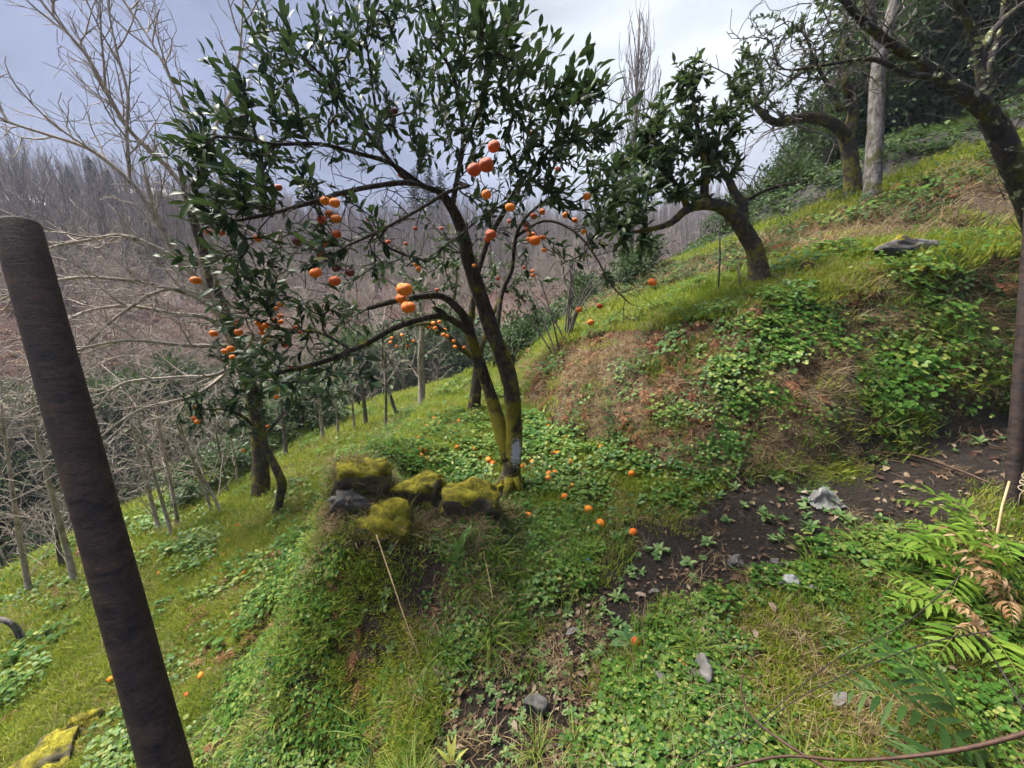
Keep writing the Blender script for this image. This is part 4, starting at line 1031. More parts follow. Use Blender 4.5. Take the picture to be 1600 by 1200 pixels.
order = np.argsort(np.where(inview, dep/Sz, 1e9)); near = order[:300]; rest = order[300:]
LME = [np_mesh('leaf', tv, tf, True, m_leaf) for tv, tf in LT_BIG]
for q, i in enumerate(near):
    o = bpy.data.objects.new('leaf', LME[q % 3]); link(o, main)
    o.matrix_parent_inverse = Matrix.Translation(-base)
    M3 = Matrix([list(r_) for r_ in Rm[i]]).to_4x4(); o.matrix_basis = Matrix.Translation(Vector(Pp[i]))@M3@Matrix.Scale(float(Sz[i]), 4)
tag(mesh_obj('foliage', leaf_mesh('foliage', Pp[rest], Rm[rest], Sz[rest], LT, m_leaf, rg), main), kind='stuff')

# fallen fruit: lying on the slope where the photograph shows it
def gfruit(px, py, d, lab, group, kd='o', dmax=.07):
    p = hit(px, py+d*.35); t = depth_of(p); dia = max(.055, min(dmax, d*1.1*t/FPX))
    fruit(p+Vector((0, 0, dia*.36+.012*min(1, t/4))), dia, lab, group, kd, False, False)
G_G = 'mandarins fallen on the grass under the central tree'
for px, py, d, lab in [(988,832,17,'fallen mandarin lying nearest the muddy path, farthest right of its row'),(938,820,13,'fallen mandarin just left of the nearest one by the path'),
  (919,798,13,'fallen mandarin between grass and bare soil, above the path pair'),(824,806,16,'bright fallen mandarin in the grass right of the mossy stones'),
  (882,778,13,'fallen mandarin in the grass halfway between trunk and path'),(893,762,12,'fallen mandarin just above another halfway between trunk and path'),
  (987,742,11,'lone fallen mandarin at the foot of the leafy bank'),(891,724,11,'lone fallen mandarin right of the painted trunk')]: gfruit(px, py, d, lab, G_G)
for px, py, d in [(857,743,11),(867,741,9),(856,750,10)]: gfruit(px, py, d, 'fallen mandarin in the clump of three right of the trunk foot', G_G)
for px, py, d in [(832,724,9),(818,730,8),(865,711,9),(872,711,9),(854,696,8),(856,668,7),(858,678,7),(886,685,7),(939,700,8)]: gfruit(px, py, d, 'small fallen mandarin scattered right of the trunk towards the bank', G_G)
for px, py, d in [(763,721,10),(770,726,8),(751,713,8),(742,705,9),(737,702,8),(729,724,7)]: gfruit(px, py, d, 'fallen mandarin close left of the trunk foot', G_G)
for px, py, d in [(666,720,10),(657,715,9),(665,706,7),(656,706,7),(716,700,9)]: gfruit(px, py, d, 'fallen mandarin in bright grass behind the mossy stones', G_G)
for px, py, d in [(648,664,7),(660,667,7),(668,668,7),(679,656,8),(686,664,6),(717,660,7),(741,645,7),(654,687,6),(620,676,6),(641,657,6)]: gfruit(px, py, d, 'small fallen mandarin on the brown litter by the second tree', G_G)
G_S = 'mandarins fallen on the lower slope'
gfruit(227,1178,14,'fallen mandarin beside the foot of the leaning rusty post', G_S, dmax=.075)
for px, py, d in [(205,1106,9),(213,1122,10),(208,1130,10)]: gfruit(px, py, d, 'fallen mandarin of the trio just left of the rusty post', G_S, dmax=.075)
for px, py, d in [(197,1063,9),(174,1063,9)]: gfruit(px, py, d, 'fallen mandarin of the pair left of the rusty post', G_S, dmax=.075)
gfruit(315,1057,10,'lone fallen mandarin in the grass right of the rusty post', G_S, dmax=.075); gfruit(293,1088,9,'dull fallen mandarin at the mound foot right of the post', G_S, 'r', dmax=.075)
for px, py, d in [(358,847,7),(337,862,6),(352,868,6),(382,896,7),(372,822,6),(250,897,6)]: gfruit(px, py, d, 'small fallen mandarin high on the lower slope below the mossy trunks', G_S, dmax=.075)
gfruit(993,1006,9,'half-hidden mandarin under a broad dock leaf by the path', 'mandarins fallen beside the path', 'r')
# ------------------------------------------------------------------ the other trees
def simple_tree(name, label, cat, limbs, blobs=(), seed=1, bark=None, twig=None, group=None, seg=.1, tip=.0025, up=.2, bow=.35, leaf=None, amin=6, turn=.6, sides=8, extra=None, ntw=3, bare_blobs=(), expo=2.5, spr=None):
    """limbs: list of (pixel/depth points, radii); leaf: (per twig, span, size, template list, material)"""
    pts0 = [at(*p) if not isinstance(p, Vector) else p for p in limbs[0][0]]
    root = empty(name, pts0[0], label, cat, group)
    t = Tree(seed, seg, tip, expo, .1)
    for pts, rad in limbs: t.add_limb([at(*p) if not isinstance(p, Vector) else p for p in pts], rad)
    ends = t.grow(blob_points(blobs, seed) if blobs else [], up, bow, amin, turn=turn) if blobs else []
    if bare_blobs: t.grow(blob_points(bare_blobs, seed+50), up, bow, amin, turn=turn)
    if extra: t.grow(extra, up, bow, amin, turn=turn)
    if spr: t.sprout(t.limb_ids(spr[0], 3), *spr[1:])
    t.build(root, bark, twig, sides=sides, ntw=ntw)
    if leaf and ends:
        Pp, Rm, Sz, rg = leaves_from(t, ends, leaf[0], leaf[1], leaf[2], seed+5)
        tag(mesh_obj('foliage', leaf_mesh('foliage', Pp, Rm, Sz, leaf[3], leaf[4], rg), root), kind='stuff')
    return root, t
def G(px, py): p = hit(px, py); return p, depth_of(p)
def near_ground(p, sink=.08): return Vector((p.x, p.y, float(hgt(p.x, p.y))-sink))

# pale bare fig tree on the lower slope, its limbs sweeping up to the left
fb, ft = G(408, 775); S = ft/8.0
def f_(L): return [(x, y, t*S) for x, y, t in L]
simple_tree('fig_tree', 'pale bare spreading fig tree with thick mossy trunk, limbs against the left sky', 'tree', [
 ([near_ground(fb)]+f_([(408,765,8),(406,700,8),(398,630,7.9),(375,555,7.7),(352,495,7.5),(336,452,7.3),(320,400,7.2),(303,345,7.05),(290,300,6.95),(280,255,6.9)]), [.2,.17,.15,.14,.125,.115,.10,.085,.07,.05,.03]),
 (f_([(352,495,7.5),(318,445,7.2),(277,400,6.9),(250,350,6.7),(233,320,6.6),(203,283,6.5),(165,250,6.4),(133,230,6.3),(83,213,6.2),(0,187,6.0),(-40,170,5.9)]), [.07,.062,.055,.05,.046,.038,.032,.028,.023,.015,.01]),
 (f_([(336,452,7.3),(330,380,7.1),(317,337,7.0),(267,267,6.9),(233,233,6.8),(197,197,6.7),(160,130,6.6),(133,83,6.5),(113,60,6.45),(63,0,6.3),(40,-40,6.25)]), [.055,.05,.046,.042,.038,.034,.03,.026,.023,.017,.012]),
 (f_([(203,283,6.5),(198,207,6.5),(200,150,6.5),(185,90,6.5),(172,30,6.5),(165,-20,6.5)]), [.026,.024,.021,.017,.012,.008]),
 (f_([(303,345,7.05),(310,250,7.2),(300,200,7.2),(267,123,7.2),(233,60,7.2),(190,-5,7.2)]), [.03,.028,.026,.022,.018,.012]),
 (f_([(330,380,7.1),(345,290,7.4),(333,217,7.4),(362,140,7.5),(375,80,7.5),(380,-10,7.5)]), [.032,.03,.026,.024,.02,.012]),
 (f_([(352,495,7.5),(300,425,6.8),(240,385,6.4),(187,368,6.2),(140,375,6.1),(80,385,6.0)]), [.05,.042,.035,.03,.022,.014]),
 (f_([(370,545,7.7),(330,500,7.0),(270,490,6.6),(200,478,6.3),(130,488,6.1),(60,520,6.0)]), [.045,.04,.032,.025,.018,.012]),
 (f_([(375,555,7.7),(340,585,7.0),(270,590,6.6),(190,600,6.3),(150,640,6.2)]), [.04,.034,.026,.02,.012]),
 (f_([(350,500,7.5),(300,462,6.7),(210,440,6.2),(120,434,5.9),(40,452,5.7),(-20,480,5.6)]), [.04,.034,.028,.022,.016,.01]),
 (f_([(362,540,7.6),(290,540,6.6),(200,532,6.1),(110,552,5.8),(30,600,5.7)]), [.036,.03,.025,.019,.011]),
 (f_([(372,565,7.6),(310,615,6.8),(220,640,6.4),(150,690,6.2),(110,740,6.1)]), [.034,.028,.022,.016,.01]),
 (f_([(340,470,7.3),(262,452,6.5),(180,498,6.1),(110,570,5.9),(80,640,5.9)]), [.034,.028,.023,.017,.01]),
 (f_([(398,560,7.8),(425,500,7.7),(423,450,7.7),(425,400,7.7),(440,360,7.8)]), [.06,.055,.05,.04,.025]),
 (f_([(425,400,7.7),(400,370,7.6),(370,350,7.5)]), [.03,.025,.016]),
 ], [(70,150,90,80,6.2*S,.5,11),(150,110,80,110,6.5*S,.5,14),(110,40,100,60,6.4*S,.5,8),(240,120,80,100,7*S,.5,11),(330,110,60,100,7.4*S,.4,7),(40,230,60,30,6.0*S,.4,4),
     (180,330,120,50,6.3*S,.6,9),(120,420,110,50,6.1*S,.6,12),(150,520,120,60,6.1*S,.7,16),(240,560,90,60,6.4*S,.7,11),(330,380,60,80,7.2*S,.6,8),(120,600,100,50,6.1*S,.6,9),(460,330,50,60,7.8*S,.4,6),(300,470,80,60,6.8*S,.5,8)],
 31, m_bark_mossy, m_twig_pale, seg=.11, tip=.0048, up=.3, bow=.4, turn=1.3, expo=2.4, spr=(1, 1.15, .24, .7, .22, 2, .07))
# limbs of the fig are pale apart from its trunk
for o in bpy.data.objects:
    if o.parent and o.parent.name == 'fig_tree' and o.name.startswith('limb'): o.data.materials.clear(); o.data.materials.append(m_bark_pale)

# small crooked mandarin tree beside the fig
cb, ct = G(432, 803); q = ct/7.4
def c_(L): return [(x, y, t*q) for x, y, t in L]
small, st = simple_tree('mandarin_tree', 'small crooked mossy mandarin tree on the lower slope beside the thick trunk', 'tree', [
 ([near_ground(cb)]+c_([(433,798,7.4),(438,775,7.4),(441,755,7.4),(428,725,7.4),(416,700,7.4),(408,680,7.35),(402,655,7.3)]), [.095,.08,.075,.078,.065,.062,.055,.045]),
 (c_([(408,680,7.35),(385,655,7.2),(355,640,7.0),(320,640,6.9)]), [.035,.03,.022,.014]), (c_([(402,655,7.3),(400,610,7.2),(395,570,7.1)]), [.035,.028,.016]),
 (c_([(410,685,7.35),(440,650,7.4),(470,625,7.4),(505,620,7.4)]), [.034,.028,.02,.012])],
 [(400,590,60,35,7.1*q,.5,68),(330,625,55,30,6.9*q,.4,57),(450,600,55,35,7.3*q,.4,57),(380,650,50,35,7.1*q,.5,41),(500,635,45,30,7.4*q,.3,30),(300,660,35,30,6.9*q,.3,19),(370,545,50,25,7.1*q,.4,30),(520,600,30,30,7.4*q,.3,15)],
 32, m_bark_mossy, m_twig, seg=.1, tip=.0048, up=.1, leaf=(13, .3, .085, LT, m_leaf_far))
for lab, L in [('small mandarin in the cluster over the left of the lower slope', [(404,505,10),(416,508,11),(409,513,9),(409,520,10),(417,532,10),(438,475,9),(432,482,8),(438,494,9),(428,500,9),(438,503,10)]),
  ('mandarin of the left trio hanging above the small crooked tree', [(351,549,10),(361,545,12),(363,558,10)]), ('mandarin left of the dense cluster above the small tree', [(334,521,13),(373,506,13),(373,519,12)]),
  ('dull mandarin right of the dense cluster above the small tree', [(457,515,8),(463,511,8),(469,519,8),(445,540,9),(453,539,8)]),
  ('mandarin of the close pair at the left edge of the small crooked tree', [(306,654,12),(309,659,11)]), ('mandarin on the small crooked tree among its leaves', [(306,637,8),(432,620,8),(455,575,8),(418,666,6),(380,704,6)])]:
    ps = []
    for px, py, d in L:
        tt = (7.0+FR.uniform(-.2, .2))*q if py > 590 else 5.2+FR.uniform(-.3, .3)
        if py < 590: tt = 2.35*k_+FR.uniform(-.1, .2); 
        kd = 'r' if 'dull' in lab else 'o'
        fruit(at(px, py, tt), d*tt/FPX, lab, 'mandarins hanging low on the left', kd, False)

# second mandarin tree on the terrace, just behind the big one
sb, stt = G(741, 643); q2 = stt/5.4
def s_(L): return [(x, y, t*q2) for x, y, t in L]
sec, _t = simple_tree('mandarin_tree', 'mossy mandarin tree standing on the terrace right behind the central one', 'tree', [
 ([near_ground(sb)]+s_([(741,632,5.4),(745,600,5.4),(748,570,5.4),(742,545,5.4),(735,515,5.4),(738,480,5.4),(745,440,5.4)]), [.11,.095,.085,.085,.07,.06,.05,.035]),
 (s_([(742,560,5.4),(722,545,5.3),(705,530,5.2),(690,515,5.1),(670,505,5.0),(640,510,4.9)]), [.055,.05,.042,.035,.026,.014]),
 (s_([(748,560,5.4),(760,520,5.5),(775,480,5.6),(790,440,5.7)]), [.045,.04,.03,.018])],
 [(680,490,50,35,5.1*q2,.4,24),(740,430,60,40,5.4*q2,.5,28),(800,440,50,40,5.7*q2,.5,24),(630,520,30,30,4.9*q2,.3,12),(670,430,50,40,5.4*q2,.5,20),(830,480,30,30,5.7*q2,.3,8),(720,380,60,40,5.5*q2,.5,18)],
 33, m_bark_mossy, m_twig, seg=.1, tip=.004, leaf=(12, .3, .085, LT, m_leaf_far))
for px, py, d in [(671,511,7),(677,505,7),(680,513,7),(695,515,7),(698,525,8),(693,523,7),(709,533,6),(711,542,6),(725,543,6),(612,528,6),(620,541,6),(633,531,6),(637,541,6),(628,524,6),(646,533,6),(610,535,6),(702,500,5),(686,503,6)]:
    tt = 4.95*q2+FR.uniform(-.25, .25); fruit(at(px, py, tt), d*tt/FPX, 'tiny mandarin hanging in the tree behind the arching bough', 'mandarins on the second tree', 'o', False)

# leaning mandarin tree on the second terrace
rb, rt = G(1186, 442); q3 = rt/5.5
def r_(L): return [(x, y, t*q3) for x, y, t in L]
simple_tree('mandarin_tree', 'leaning mossy mandarin tree on the second terrace, trunk bent to the left', 'tree', [
 ([near_ground(rb)]+r_([(1186,437,5.5),(1181,395,5.5),(1158,354,5.5),(1136,328,5.45),(1110,319,5.4),(1075,326,5.3),(1049,348,5.25),(1018,358,5.2),(975,365,5.15)]), [.14,.12,.10,.092,.082,.068,.05,.038,.026,.014]),
 (r_([(1100,318,5.4),(1101,280,5.4),(1099,245,5.4),(1090,200,5.35),(1082,150,5.3)]), [.05,.044,.036,.026,.014]),
 (r_([(1158,350,5.5),(1161,318,5.55),(1148,302,5.6),(1136,275,5.65),(1119,250,5.7),(1125,200,5.7)]), [.065,.06,.052,.04,.03,.015]),
 (r_([(1075,322,5.3),(1050,280,5.2),(1030,240,5.1),(1010,200,5.1)]), [.034,.028,.02,.012]), (r_([(1161,318,5.55),(1190,300,5.5),(1215,290,5.4),(1250,285,5.3)]), [.022,.018,.014,.008])],
 [(1080,115,36,36,5.3*q3,.3,36),(1060,165,45,40,5.25*q3,.4,56),(1105,200,60,45,5.5*q3,.5,68),(1040,230,55,45,5.2*q3,.4,60),(1000,265,45,40,5.1*q3,.4,44),(1120,255,55,36,5.6*q3,.4,48),(990,315,45,36,5.15*q3,.4,44),
  (1150,170,50,60,5.6*q3,.4,48),(1060,300,50,30,5.3*q3,.4,32),(960,350,40,40,5.1*q3,.3,24),(1000,390,40,25,5.15*q3,.3,20),(1010,185,30,40,5.1*q3,.3,20),(940,300,40,50,5.1*q3,.4,22),(1030,270,60,50,5.2*q3,.5,30),(1080,250,60,60,5.4*q3,.6,30),(1165,110,36,40,5.6*q3,.3,20)],
 34, m_bark_mossy, m_twig, seg=.09, tip=.0038, up=.25, leaf=(12, .4, .095, LT, m_leaf_far), bare_blobs=[(1120,290,120,40,5.4*q3,.5,52),(1200,280,60,30,5.4*q3,.3,16)], sides=12)
# broken prop sticks by the leaning tree
for (x0, y0, x1, y1), lab in (((1123,460,1124,345), 'thin grey stake standing left of the leaning tree'), ((1158,455,1152,415), 'short brown stick left of the leaning trunk')):
    p, t0 = G(x0, y0); mb = MB(); top = at(x1, y1, t0); mb.tube([p-Vector((0,0,.1)), p.lerp(top, .5)+Vector((.01,0,0)), top], [.012,.011,.008], 5); tag(mb.obj('stake', m_twig_grey), lab, 'stake')

# mossy tree with bare twigs on the third terrace, and the grey trunk beside it
b3, t3 = G(1334, 312); q4 = t3/9.0
def g_(L): return [(x, y, t*q4) for x, y, t in L]
simple_tree('mandarin_tree', 'old mossy tree with a long bough to the left, beside the tall grey trunk', 'tree', [
 ([near_ground(b3)]+g_([(1334,306,9),(1328,245,9),(1322,205,9),(1331,190,9),(1333,162,9),(1322,135,8.9),(1312,100,8.9),(1320,50,8.9)]), [.22,.165,.14,.13,.105,.09,.08,.055,.03]),
 (g_([(1324,212,9),(1294,190,8.8),(1250,184,8.6),(1212,192,8.4),(1184,170,8.3),(1160,140,8.3)]), [.12,.105,.09,.07,.05,.025]),
 (g_([(1333,165,9),(1310,172,8.9),(1306,150,8.9),(1280,110,8.8),(1260,60,8.8)]), [.06,.055,.045,.035,.02])],
 [(1200,70,55,55,8.5*q4,.6,34),(1230,120,60,45,8.6*q4,.6,36),(1290,60,70,55,8.8*q4,.7,36),(1180,150,45,40,8.3*q4,.5,24),(1280,115,60,45,8.8*q4,.6,28),(1340,40,50,50,8.9*q4,.6,16),(1215,165,40,30,8.4*q4,.4,10)],
 35, m_bark_mossy, m_twig_grey, seg=.14, tip=.006, up=.2, leaf=(14, .5, .1, LT_LOW, m_leaf_far), bare_blobs=[(1250,120,110,90,8.6*q4,.7,150),(1220,240,90,60,8.5*q4,.6,36),(1300,200,70,50,8.8*q4,.6,20)], sides=10, spr=(1, 1.0, .25, .75, .1, 2, .11))
b4, t4 = G(1362, 316)
simple_tree('grey_tree', 'tall straight pale grey trunk on the third terrace', 'tree', [
 ([near_ground(b4), at(1362,300,t4), at(1368,200,t4), at(1372,110,t4), at(1385,50,t4), at(1397,0,t4), at(1410,-90,t4), at(1420,-200,t4)], [.16,.135,.12,.11,.095,.08,.055,.025]),
 ([at(1373,100,t4), at(1366,50,t4), at(1360,0,t4*.98), at(1350,-80,t4*.97)], [.08,.07,.06,.03])],
 (), 36, m_bark_grey, m_twig_grey, seg=.15, tip=.007, extra=blob_points([(1360,-40,90,110,t4,.9,60),(1420,30,70,60,t4,.7,24),(1330,30,60,60,t4,.7,24)], 8))

# dark lichen-covered tree leaning in from the right edge
q5 = 1.0
eb = near_ground(at(1690, 470, 4.5))
lt, _t = simple_tree('leaning_tree', 'dark bare tree with pale lichen leaning in from the right edge', 'tree', [
 ([eb, at(1650,390,4.5), at(1600,293,4.4), at(1582,254,4.35), at(1556,197,4.3), at(1530,162,4.25), at(1490,136,4.2), at(1456,109,4.15), at(1394,70,4.05), at(1355,39,4.0), at(1320,0,3.95), at(1290,-50,3.9)], [.16,.135,.12,.11,.095,.08,.062,.052,.043,.037,.03,.016]),
 ([at(1464,120,4.16), at(1420,116,4.05), at(1381,98,3.95), at(1355,92,3.9), at(1300,100,3.8), at(1240,110,3.7)], [.03,.026,.022,.019,.014,.008]),
 ([at(1545,172,4.27), at(1535,131,4.25), at(1528,79,4.2), at(1512,35,4.15), at(1490,-5,4.1), at(1470,-60,4.1)], [.052,.046,.04,.035,.03,.018]),
 ([at(1529,90,4.2), at(1545,57,4.25), at(1575,25,4.3), at(1605,2,4.35), at(1650,-30,4.4)], [.04,.036,.032,.028,.02]),
 ([at(1540,140,4.25), at(1550,90,4.3), at(1565,40,4.35), at(1570,-30,4.35)], [.036,.03,.026,.016])],
 (), 37, m_bark_lichen, m_twig, seg=.08, tip=.003, up=.15, extra=blob_points([(1250,60,130,70,3.75,.5,110),(1350,30,100,60,3.95,.5,80),(1420,80,100,70,4.1,.5,34),(1180,30,60,40,3.7,.4,16),(1500,60,80,60,4.2,.5,24),(1560,110,60,70,4.3,.4,16),(1300,140,90,40,3.8,.4,24)], 9), sides=14, spr=(0, .6, .14, .75, .12, 2, .11))
m_lich = plain_mat('foliose_lichen', [(0,(.22,.26,.17)),(1,(.42,.46,.34))], 30, .9)
LR = random.Random(4)
for (px, py, tt) in [(1526,75,4.08),(1530,62,4.1),(1522,100,4.1),(1533,112,4.1),(1520,92,4.1),(1544,145,4.14),(1570,180,4.2),(1596,170,4.2),(1598,182,4.2),(1490,128,4.08),(1432,86,4.0),(1463,118,4.06),(1540,120,4.12)]:
    mb = MB(); c = at(px, py, tt)
    for k in range(7):
        v, f = leaf_verts(.05*LR.uniform(.6, 1.2), .05, .3, .8, 3, 'round')
        mb.add(place(v, k*.9+LR.uniform(-.3, .3), LR.uniform(-.4, .9), LR.uniform(-.5, .5), c), f)
    mb.obj('lichen_patch', m_lich, lt)

# bare saplings and shrubs: (label, base px, trunk pixels..., radius px, crown)
def sapling(label, base, pts, rpx, seed, n=26, spread=1., bark=None, twig=None, name='bare_sapling', cat='sapling', sink=None, tdep=None, group=None):
    p, t = G(*base)
    if tdep: t = tdep; p = near_ground(at(base[0], base[1], t))
    lim = [near_ground(p)]+[at(x, y, t*(1-.03*i)) for i, (x, y) in enumerate(pts)]
    r0 = rpx*.8*t/FPX/2; rad = [r0*1.2]+[r0*(1-.75*i/len(pts)) for i in range(len(pts))]
    tx, ty = pts[-1]; h = abs(base[1]-ty)
    mid = pts[len(pts)//2]
    blobs = [(tx, ty-h*.1, h*.4*spread, h*.35, t*.97, t*.05, n//3)]
    return simple_tree(name, label, cat, [(lim, rad)], blobs, seed, bark or m_bark_pale, twig or m_twig_pale, group, seg=max(.1, t*.016), tip=max(.003, t*.00055), up=.3, amin=3, expo=2.4, spr=(0, h*t/FPX*.42, h*t/FPX*.07, .75, .12, 1, .09))
SAP = [('white-barked bare tree standing on the terrace left of the central trunk', (658,636), [(659,600),(657,560),(660,520),(656,470),(660,420)], 13, 41, 34, 1.2, None),
 ('thin bare sapling forking low, first left of the white-barked tree', (622,650), [(612,625),(603,590),(598,550),(600,500)], 7, 42, 24, 1., m_bark_grey),
 ('straight grey pole-like sapling beside the forking one', (603,672), [(603,640),(603,600),(602,550)], 5, 43, 16, .8, m_bark_grey),
 ('multi-stemmed bare bush on the slope edge', (572,665), [(570,640),(566,610),(560,570)], 8, 44, 46, 1.4, m_bark_grey),
 ('slim bare sapling at the slope edge left of the bush', (554,675), [(552,650),(550,620),(548,585)], 5, 45, 16, .9, None),
 ('reddish-stemmed bare sapling, second left of the bush', (528,683), [(527,655),(522,620),(516,580)], 5, 46, 18, 1., None),
 ('bare sapling with a flared foot, third left of the bush', (505,690), [(502,660),(498,625),(496,590)], 7, 47, 18, 1., None),
 ('bare sapling just right of the thick mossy trunk', (446,714), [(445,680),(442,650),(438,600)], 7, 48, 18, .8, m_bark_grey),
 ('thin pale sapling leaning left, nearest the crooked tree', (371,760), [(368,720),(360,680),(352,640)], 4, 49, 14, .9, None),
 ('dark twisted sapling left of the mossy trunk', (356,772), [(350,740),(342,700),(335,660)], 4, 50, 12, .9, m_bark_grey),
 ('pale sapling of the crossing pair on the lower slope, steeper one', (331,800), [(320,765),(305,730),(292,700),(270,650)], 5, 51, 18, .9, None),
 ('pale sapling of the crossing pair on the lower slope, lower-leaning one', (350,803), [(325,760),(300,715),(285,675),(270,630)], 5, 52, 18, .9, None),
 ('tall pale sapling right of the rusty post, rightmost of its three', (279,826), [(270,770),(258,710),(248,660),(240,600)], 6, 53, 24, 1., None),
 ('tall pale sapling right of the rusty post, middle of its three', (270,838), [(255,790),(240,740),(225,690),(215,640)], 6, 54, 22, 1., None),
 ('tall pale sapling right of the rusty post, leftmost of its three', (250,834), [(236,780),(220,720),(205,660),(190,600)], 7, 55, 28, 1., None),
 ('tall pale sapling leaning left, just left of the rusty post', (117,912), [(105,860),(88,800),(75,750),(58,680),(50,620)], 10, 56, 34, 1., None),
 ('reddish dead stem beside the leaning pale sapling left of the post', (97,890), [(92,860),(86,825)], 8, 57, 6, .6, m_bark_grey),
 ('pale sapling with a brown foot at the left edge of the picture', (46,932), [(38,880),(28,830),(22,780),(10,700),(2,640)], 9, 58, 34, 1., None)]
for lab, base_, pts, rp, sd, n, spr, bk in SAP: sapling(lab, base_, pts, rp, sd, n, spr, bk)
# bare hazel clump on the bank edge
p, t = G(880, 540)
hz = empty('hazel_bush', p, 'bare multi-stemmed hazel bush on the left end of the bank', 'bush')
HR = random.Random(6); tr = Tree(60, .12, .004, 2.6, .12)
for k in range(15):
    tx = HR.uniform(770, 960); ty = HR.uniform(360, 470); foot = near_ground(p+Vector((HR.uniform(-.12,.12), HR.uniform(-.1,.1), 0)), .05)
    end = at(tx, ty, t+HR.uniform(-.6, .6)); mid = foot.lerp(end, .5)+Vector((0, 0, .12))
    P_ = spline([(*foot, .014), (*mid, .010), (*end, .004)], .12); par = -1; prev = P_[0][:3]-np.array([0,0,.1])
    for qv in P_:
        d = qv[:3]-prev; L = np.linalg.norm(d)+1e-9; par = tr.node(qv[:3], par, d/L, tr.nl, qv[3]); prev = qv[:3]
    tr.nl += 1
tr.grow(blob_points([(870,430,110,70,t,.5,50)], 61), .2, .3)
tr.build(hz, m_twig_grey, m_twig_grey, trunk_name='stem', limb_name='stem', sides=6, lump=0)
# ------------------------------------------------------------------ evergreen background, far wood, conifers, houses
def leafy_mesh(name, seed, n, rx, ry, rz, L, mat, clump=14, tmpl=None):
    """foliage of a dense evergreen: clumps of leaves through an uneven crown (unit: metres, base of crown at 0)"""
    rg = np.random.default_rng(seed); cs = []
    while len(cs) < clump:
        c = rg.uniform(-1, 1, 3)
        if (c*c).sum() < 1 and (c*c).sum() > .12: cs.append(c)
    cs = np.array(cs); k = rg.integers(0, clump, n); off = rg.normal(0, .19, (n, 3))
    U = cs[k]*rg.uniform(.8, 1.05, (n, 1))+off
    P = U*np.array([rx, ry, rz])+np.array([0, 0, rz])
    D = off+cs[k]*.25+rg.normal(0, .12, (n, 3)); ups = np.tile([[0, 0, 1.]], (n, 1))+rg.normal(0, .5, (n, 3))
    return leaf_mesh(name, P, orient(D, ups), L*rg.uniform(.6, 1.3, n), tmpl or LT_LOW, mat, rg)
SHRUB = [leafy_mesh('foliage', 70+i, 2600, 1.0, 1.0, .8, .14, m_leaf_far, 18) for i in range(3)]
EVER = [leafy_mesh('foliage', 80+i, 5200, 1.5, 1.5, 2.0, .2, m_leaf_far, 26) for i in range(3)]
stem_mb = MB()
for k in range(5):
    a = k*1.26; stem_mb.tube([(0,0,-.2),(.1*math.cos(a),.1*math.sin(a),.3),(.45*math.cos(a),.45*math.sin(a),1.0)], [.03,.025,.01], 5)
STEM = stem_mb.mesh('stem', m_twig)
tr_mb = MB(); tr_mb.tube([(0,0,-1.6),(.05,.02,0),(.0,.1,1.2),(.1,.05,2.6)], [.16,.13,.1,.04], 8, True, .06)
for k in range(6):
    a = k*1.05; tr_mb.tube([(.02,.04,.4+.25*k),(.5*math.cos(a),.5*math.sin(a),.9+.3*k),(.95*math.cos(a),.95*math.sin(a),1.4+.3*k)], [.05,.035,.01], 5)
TRUNK = tr_mb.mesh('trunk', m_twig)
def bush(x, y, s, label, group, kind='shrub', i=0, dz=0., sz=1.):
    z = float(hgt(x, y))+dz; o = empty('evergreen_shrub' if kind == 'shrub' else 'evergreen_tree', (x, y, z), label, 'shrub' if kind == 'shrub' else 'tree', group)
    o.scale = (s, s, s*sz); o.rotation_euler = (0, 0, (i*2.1) % 6.28)
    for nm, me in (('stem', STEM), ('foliage', SHRUB[i % 3])) if kind == 'shrub' else (('trunk', TRUNK), ('foliage', EVER[i % 3])):
        c = bpy.data.objects.new(nm, me); link(c, o)
        if nm == 'foliage': c['kind'] = 'stuff'; 
        if nm == 'foliage' and kind != 'shrub': c.location = (0, 0, .6)
    return o
BR = random.Random(8)
# right: wooded slope
i = 0
G_R = 'evergreens on the wooded slope at the right'
for px, py, t, s, lab in [(1235,300,12.5,.45,'dark evergreen at the left end of the wooded slope, against the pale sky'),(1285,270,12.5,.6,'evergreen behind the long mossy bough'),(1265,250,13.5,.6,'evergreen low behind the mossy bough'),
   (1340,240,12.5,.75,'evergreen right behind the old mossy trunk'),(1400,190,12.,1.1,'evergreen just right of the tall grey trunk'),(1440,130,12.5,1.5,'broad evergreen behind the forked lichen tree, left half'),
   (1490,190,11.5,.9,'low evergreen under the lichen bough'),(1530,110,12.,1.5,'evergreen in the upper right behind the lichen fork'),(1590,190,11,1.0,'evergreen above the bright grass strip at the right edge'),
   (1420,40,14,1.8,'tall evergreen at the top of the picture right of the grey trunk'),(1500,20,14,1.8,'tallest evergreen in the top right, left of the corner'),(1590,40,13,1.8,'evergreen filling the top right corner')]:
    p = at(px, py, t); z = float(hgt(p.x, p.y)); bush(p.x, p.y, s, lab, G_R, 'tree', i, p.z-z-1.7*s if p.z-z-1.7*s > 0 else 0); i += 1
G_M = 'evergreen shrubs along the terrace ends'
for px, py, t, s, lab in [(1010,410,9,.55,'dark shrub at the left end of the second terrace'),(975,430,10,.6,'dark shrub left of the terrace end, behind the drooping twig'),(840,470,11,.8,'evergreen shrub seen right of the central trunk'),(800,450,12,.9,'evergreen shrub seen just behind the central trunk'),
   (905,450,13,.9,'evergreen shrub behind the bare hazel stems'),(1230,360,10.5,.6,'low shrub on the upper bank below the mossy bough'),(1190,340,11,.6,'shrub on the upper bank behind the leaning trunk'),(1130,370,10.5,.5,'shrub left of the leaning trunk on the ridge')]:
    p = at(px, py, t); bush(p.x, p.y, s, lab, G_M, 'shrub', i); i += 1
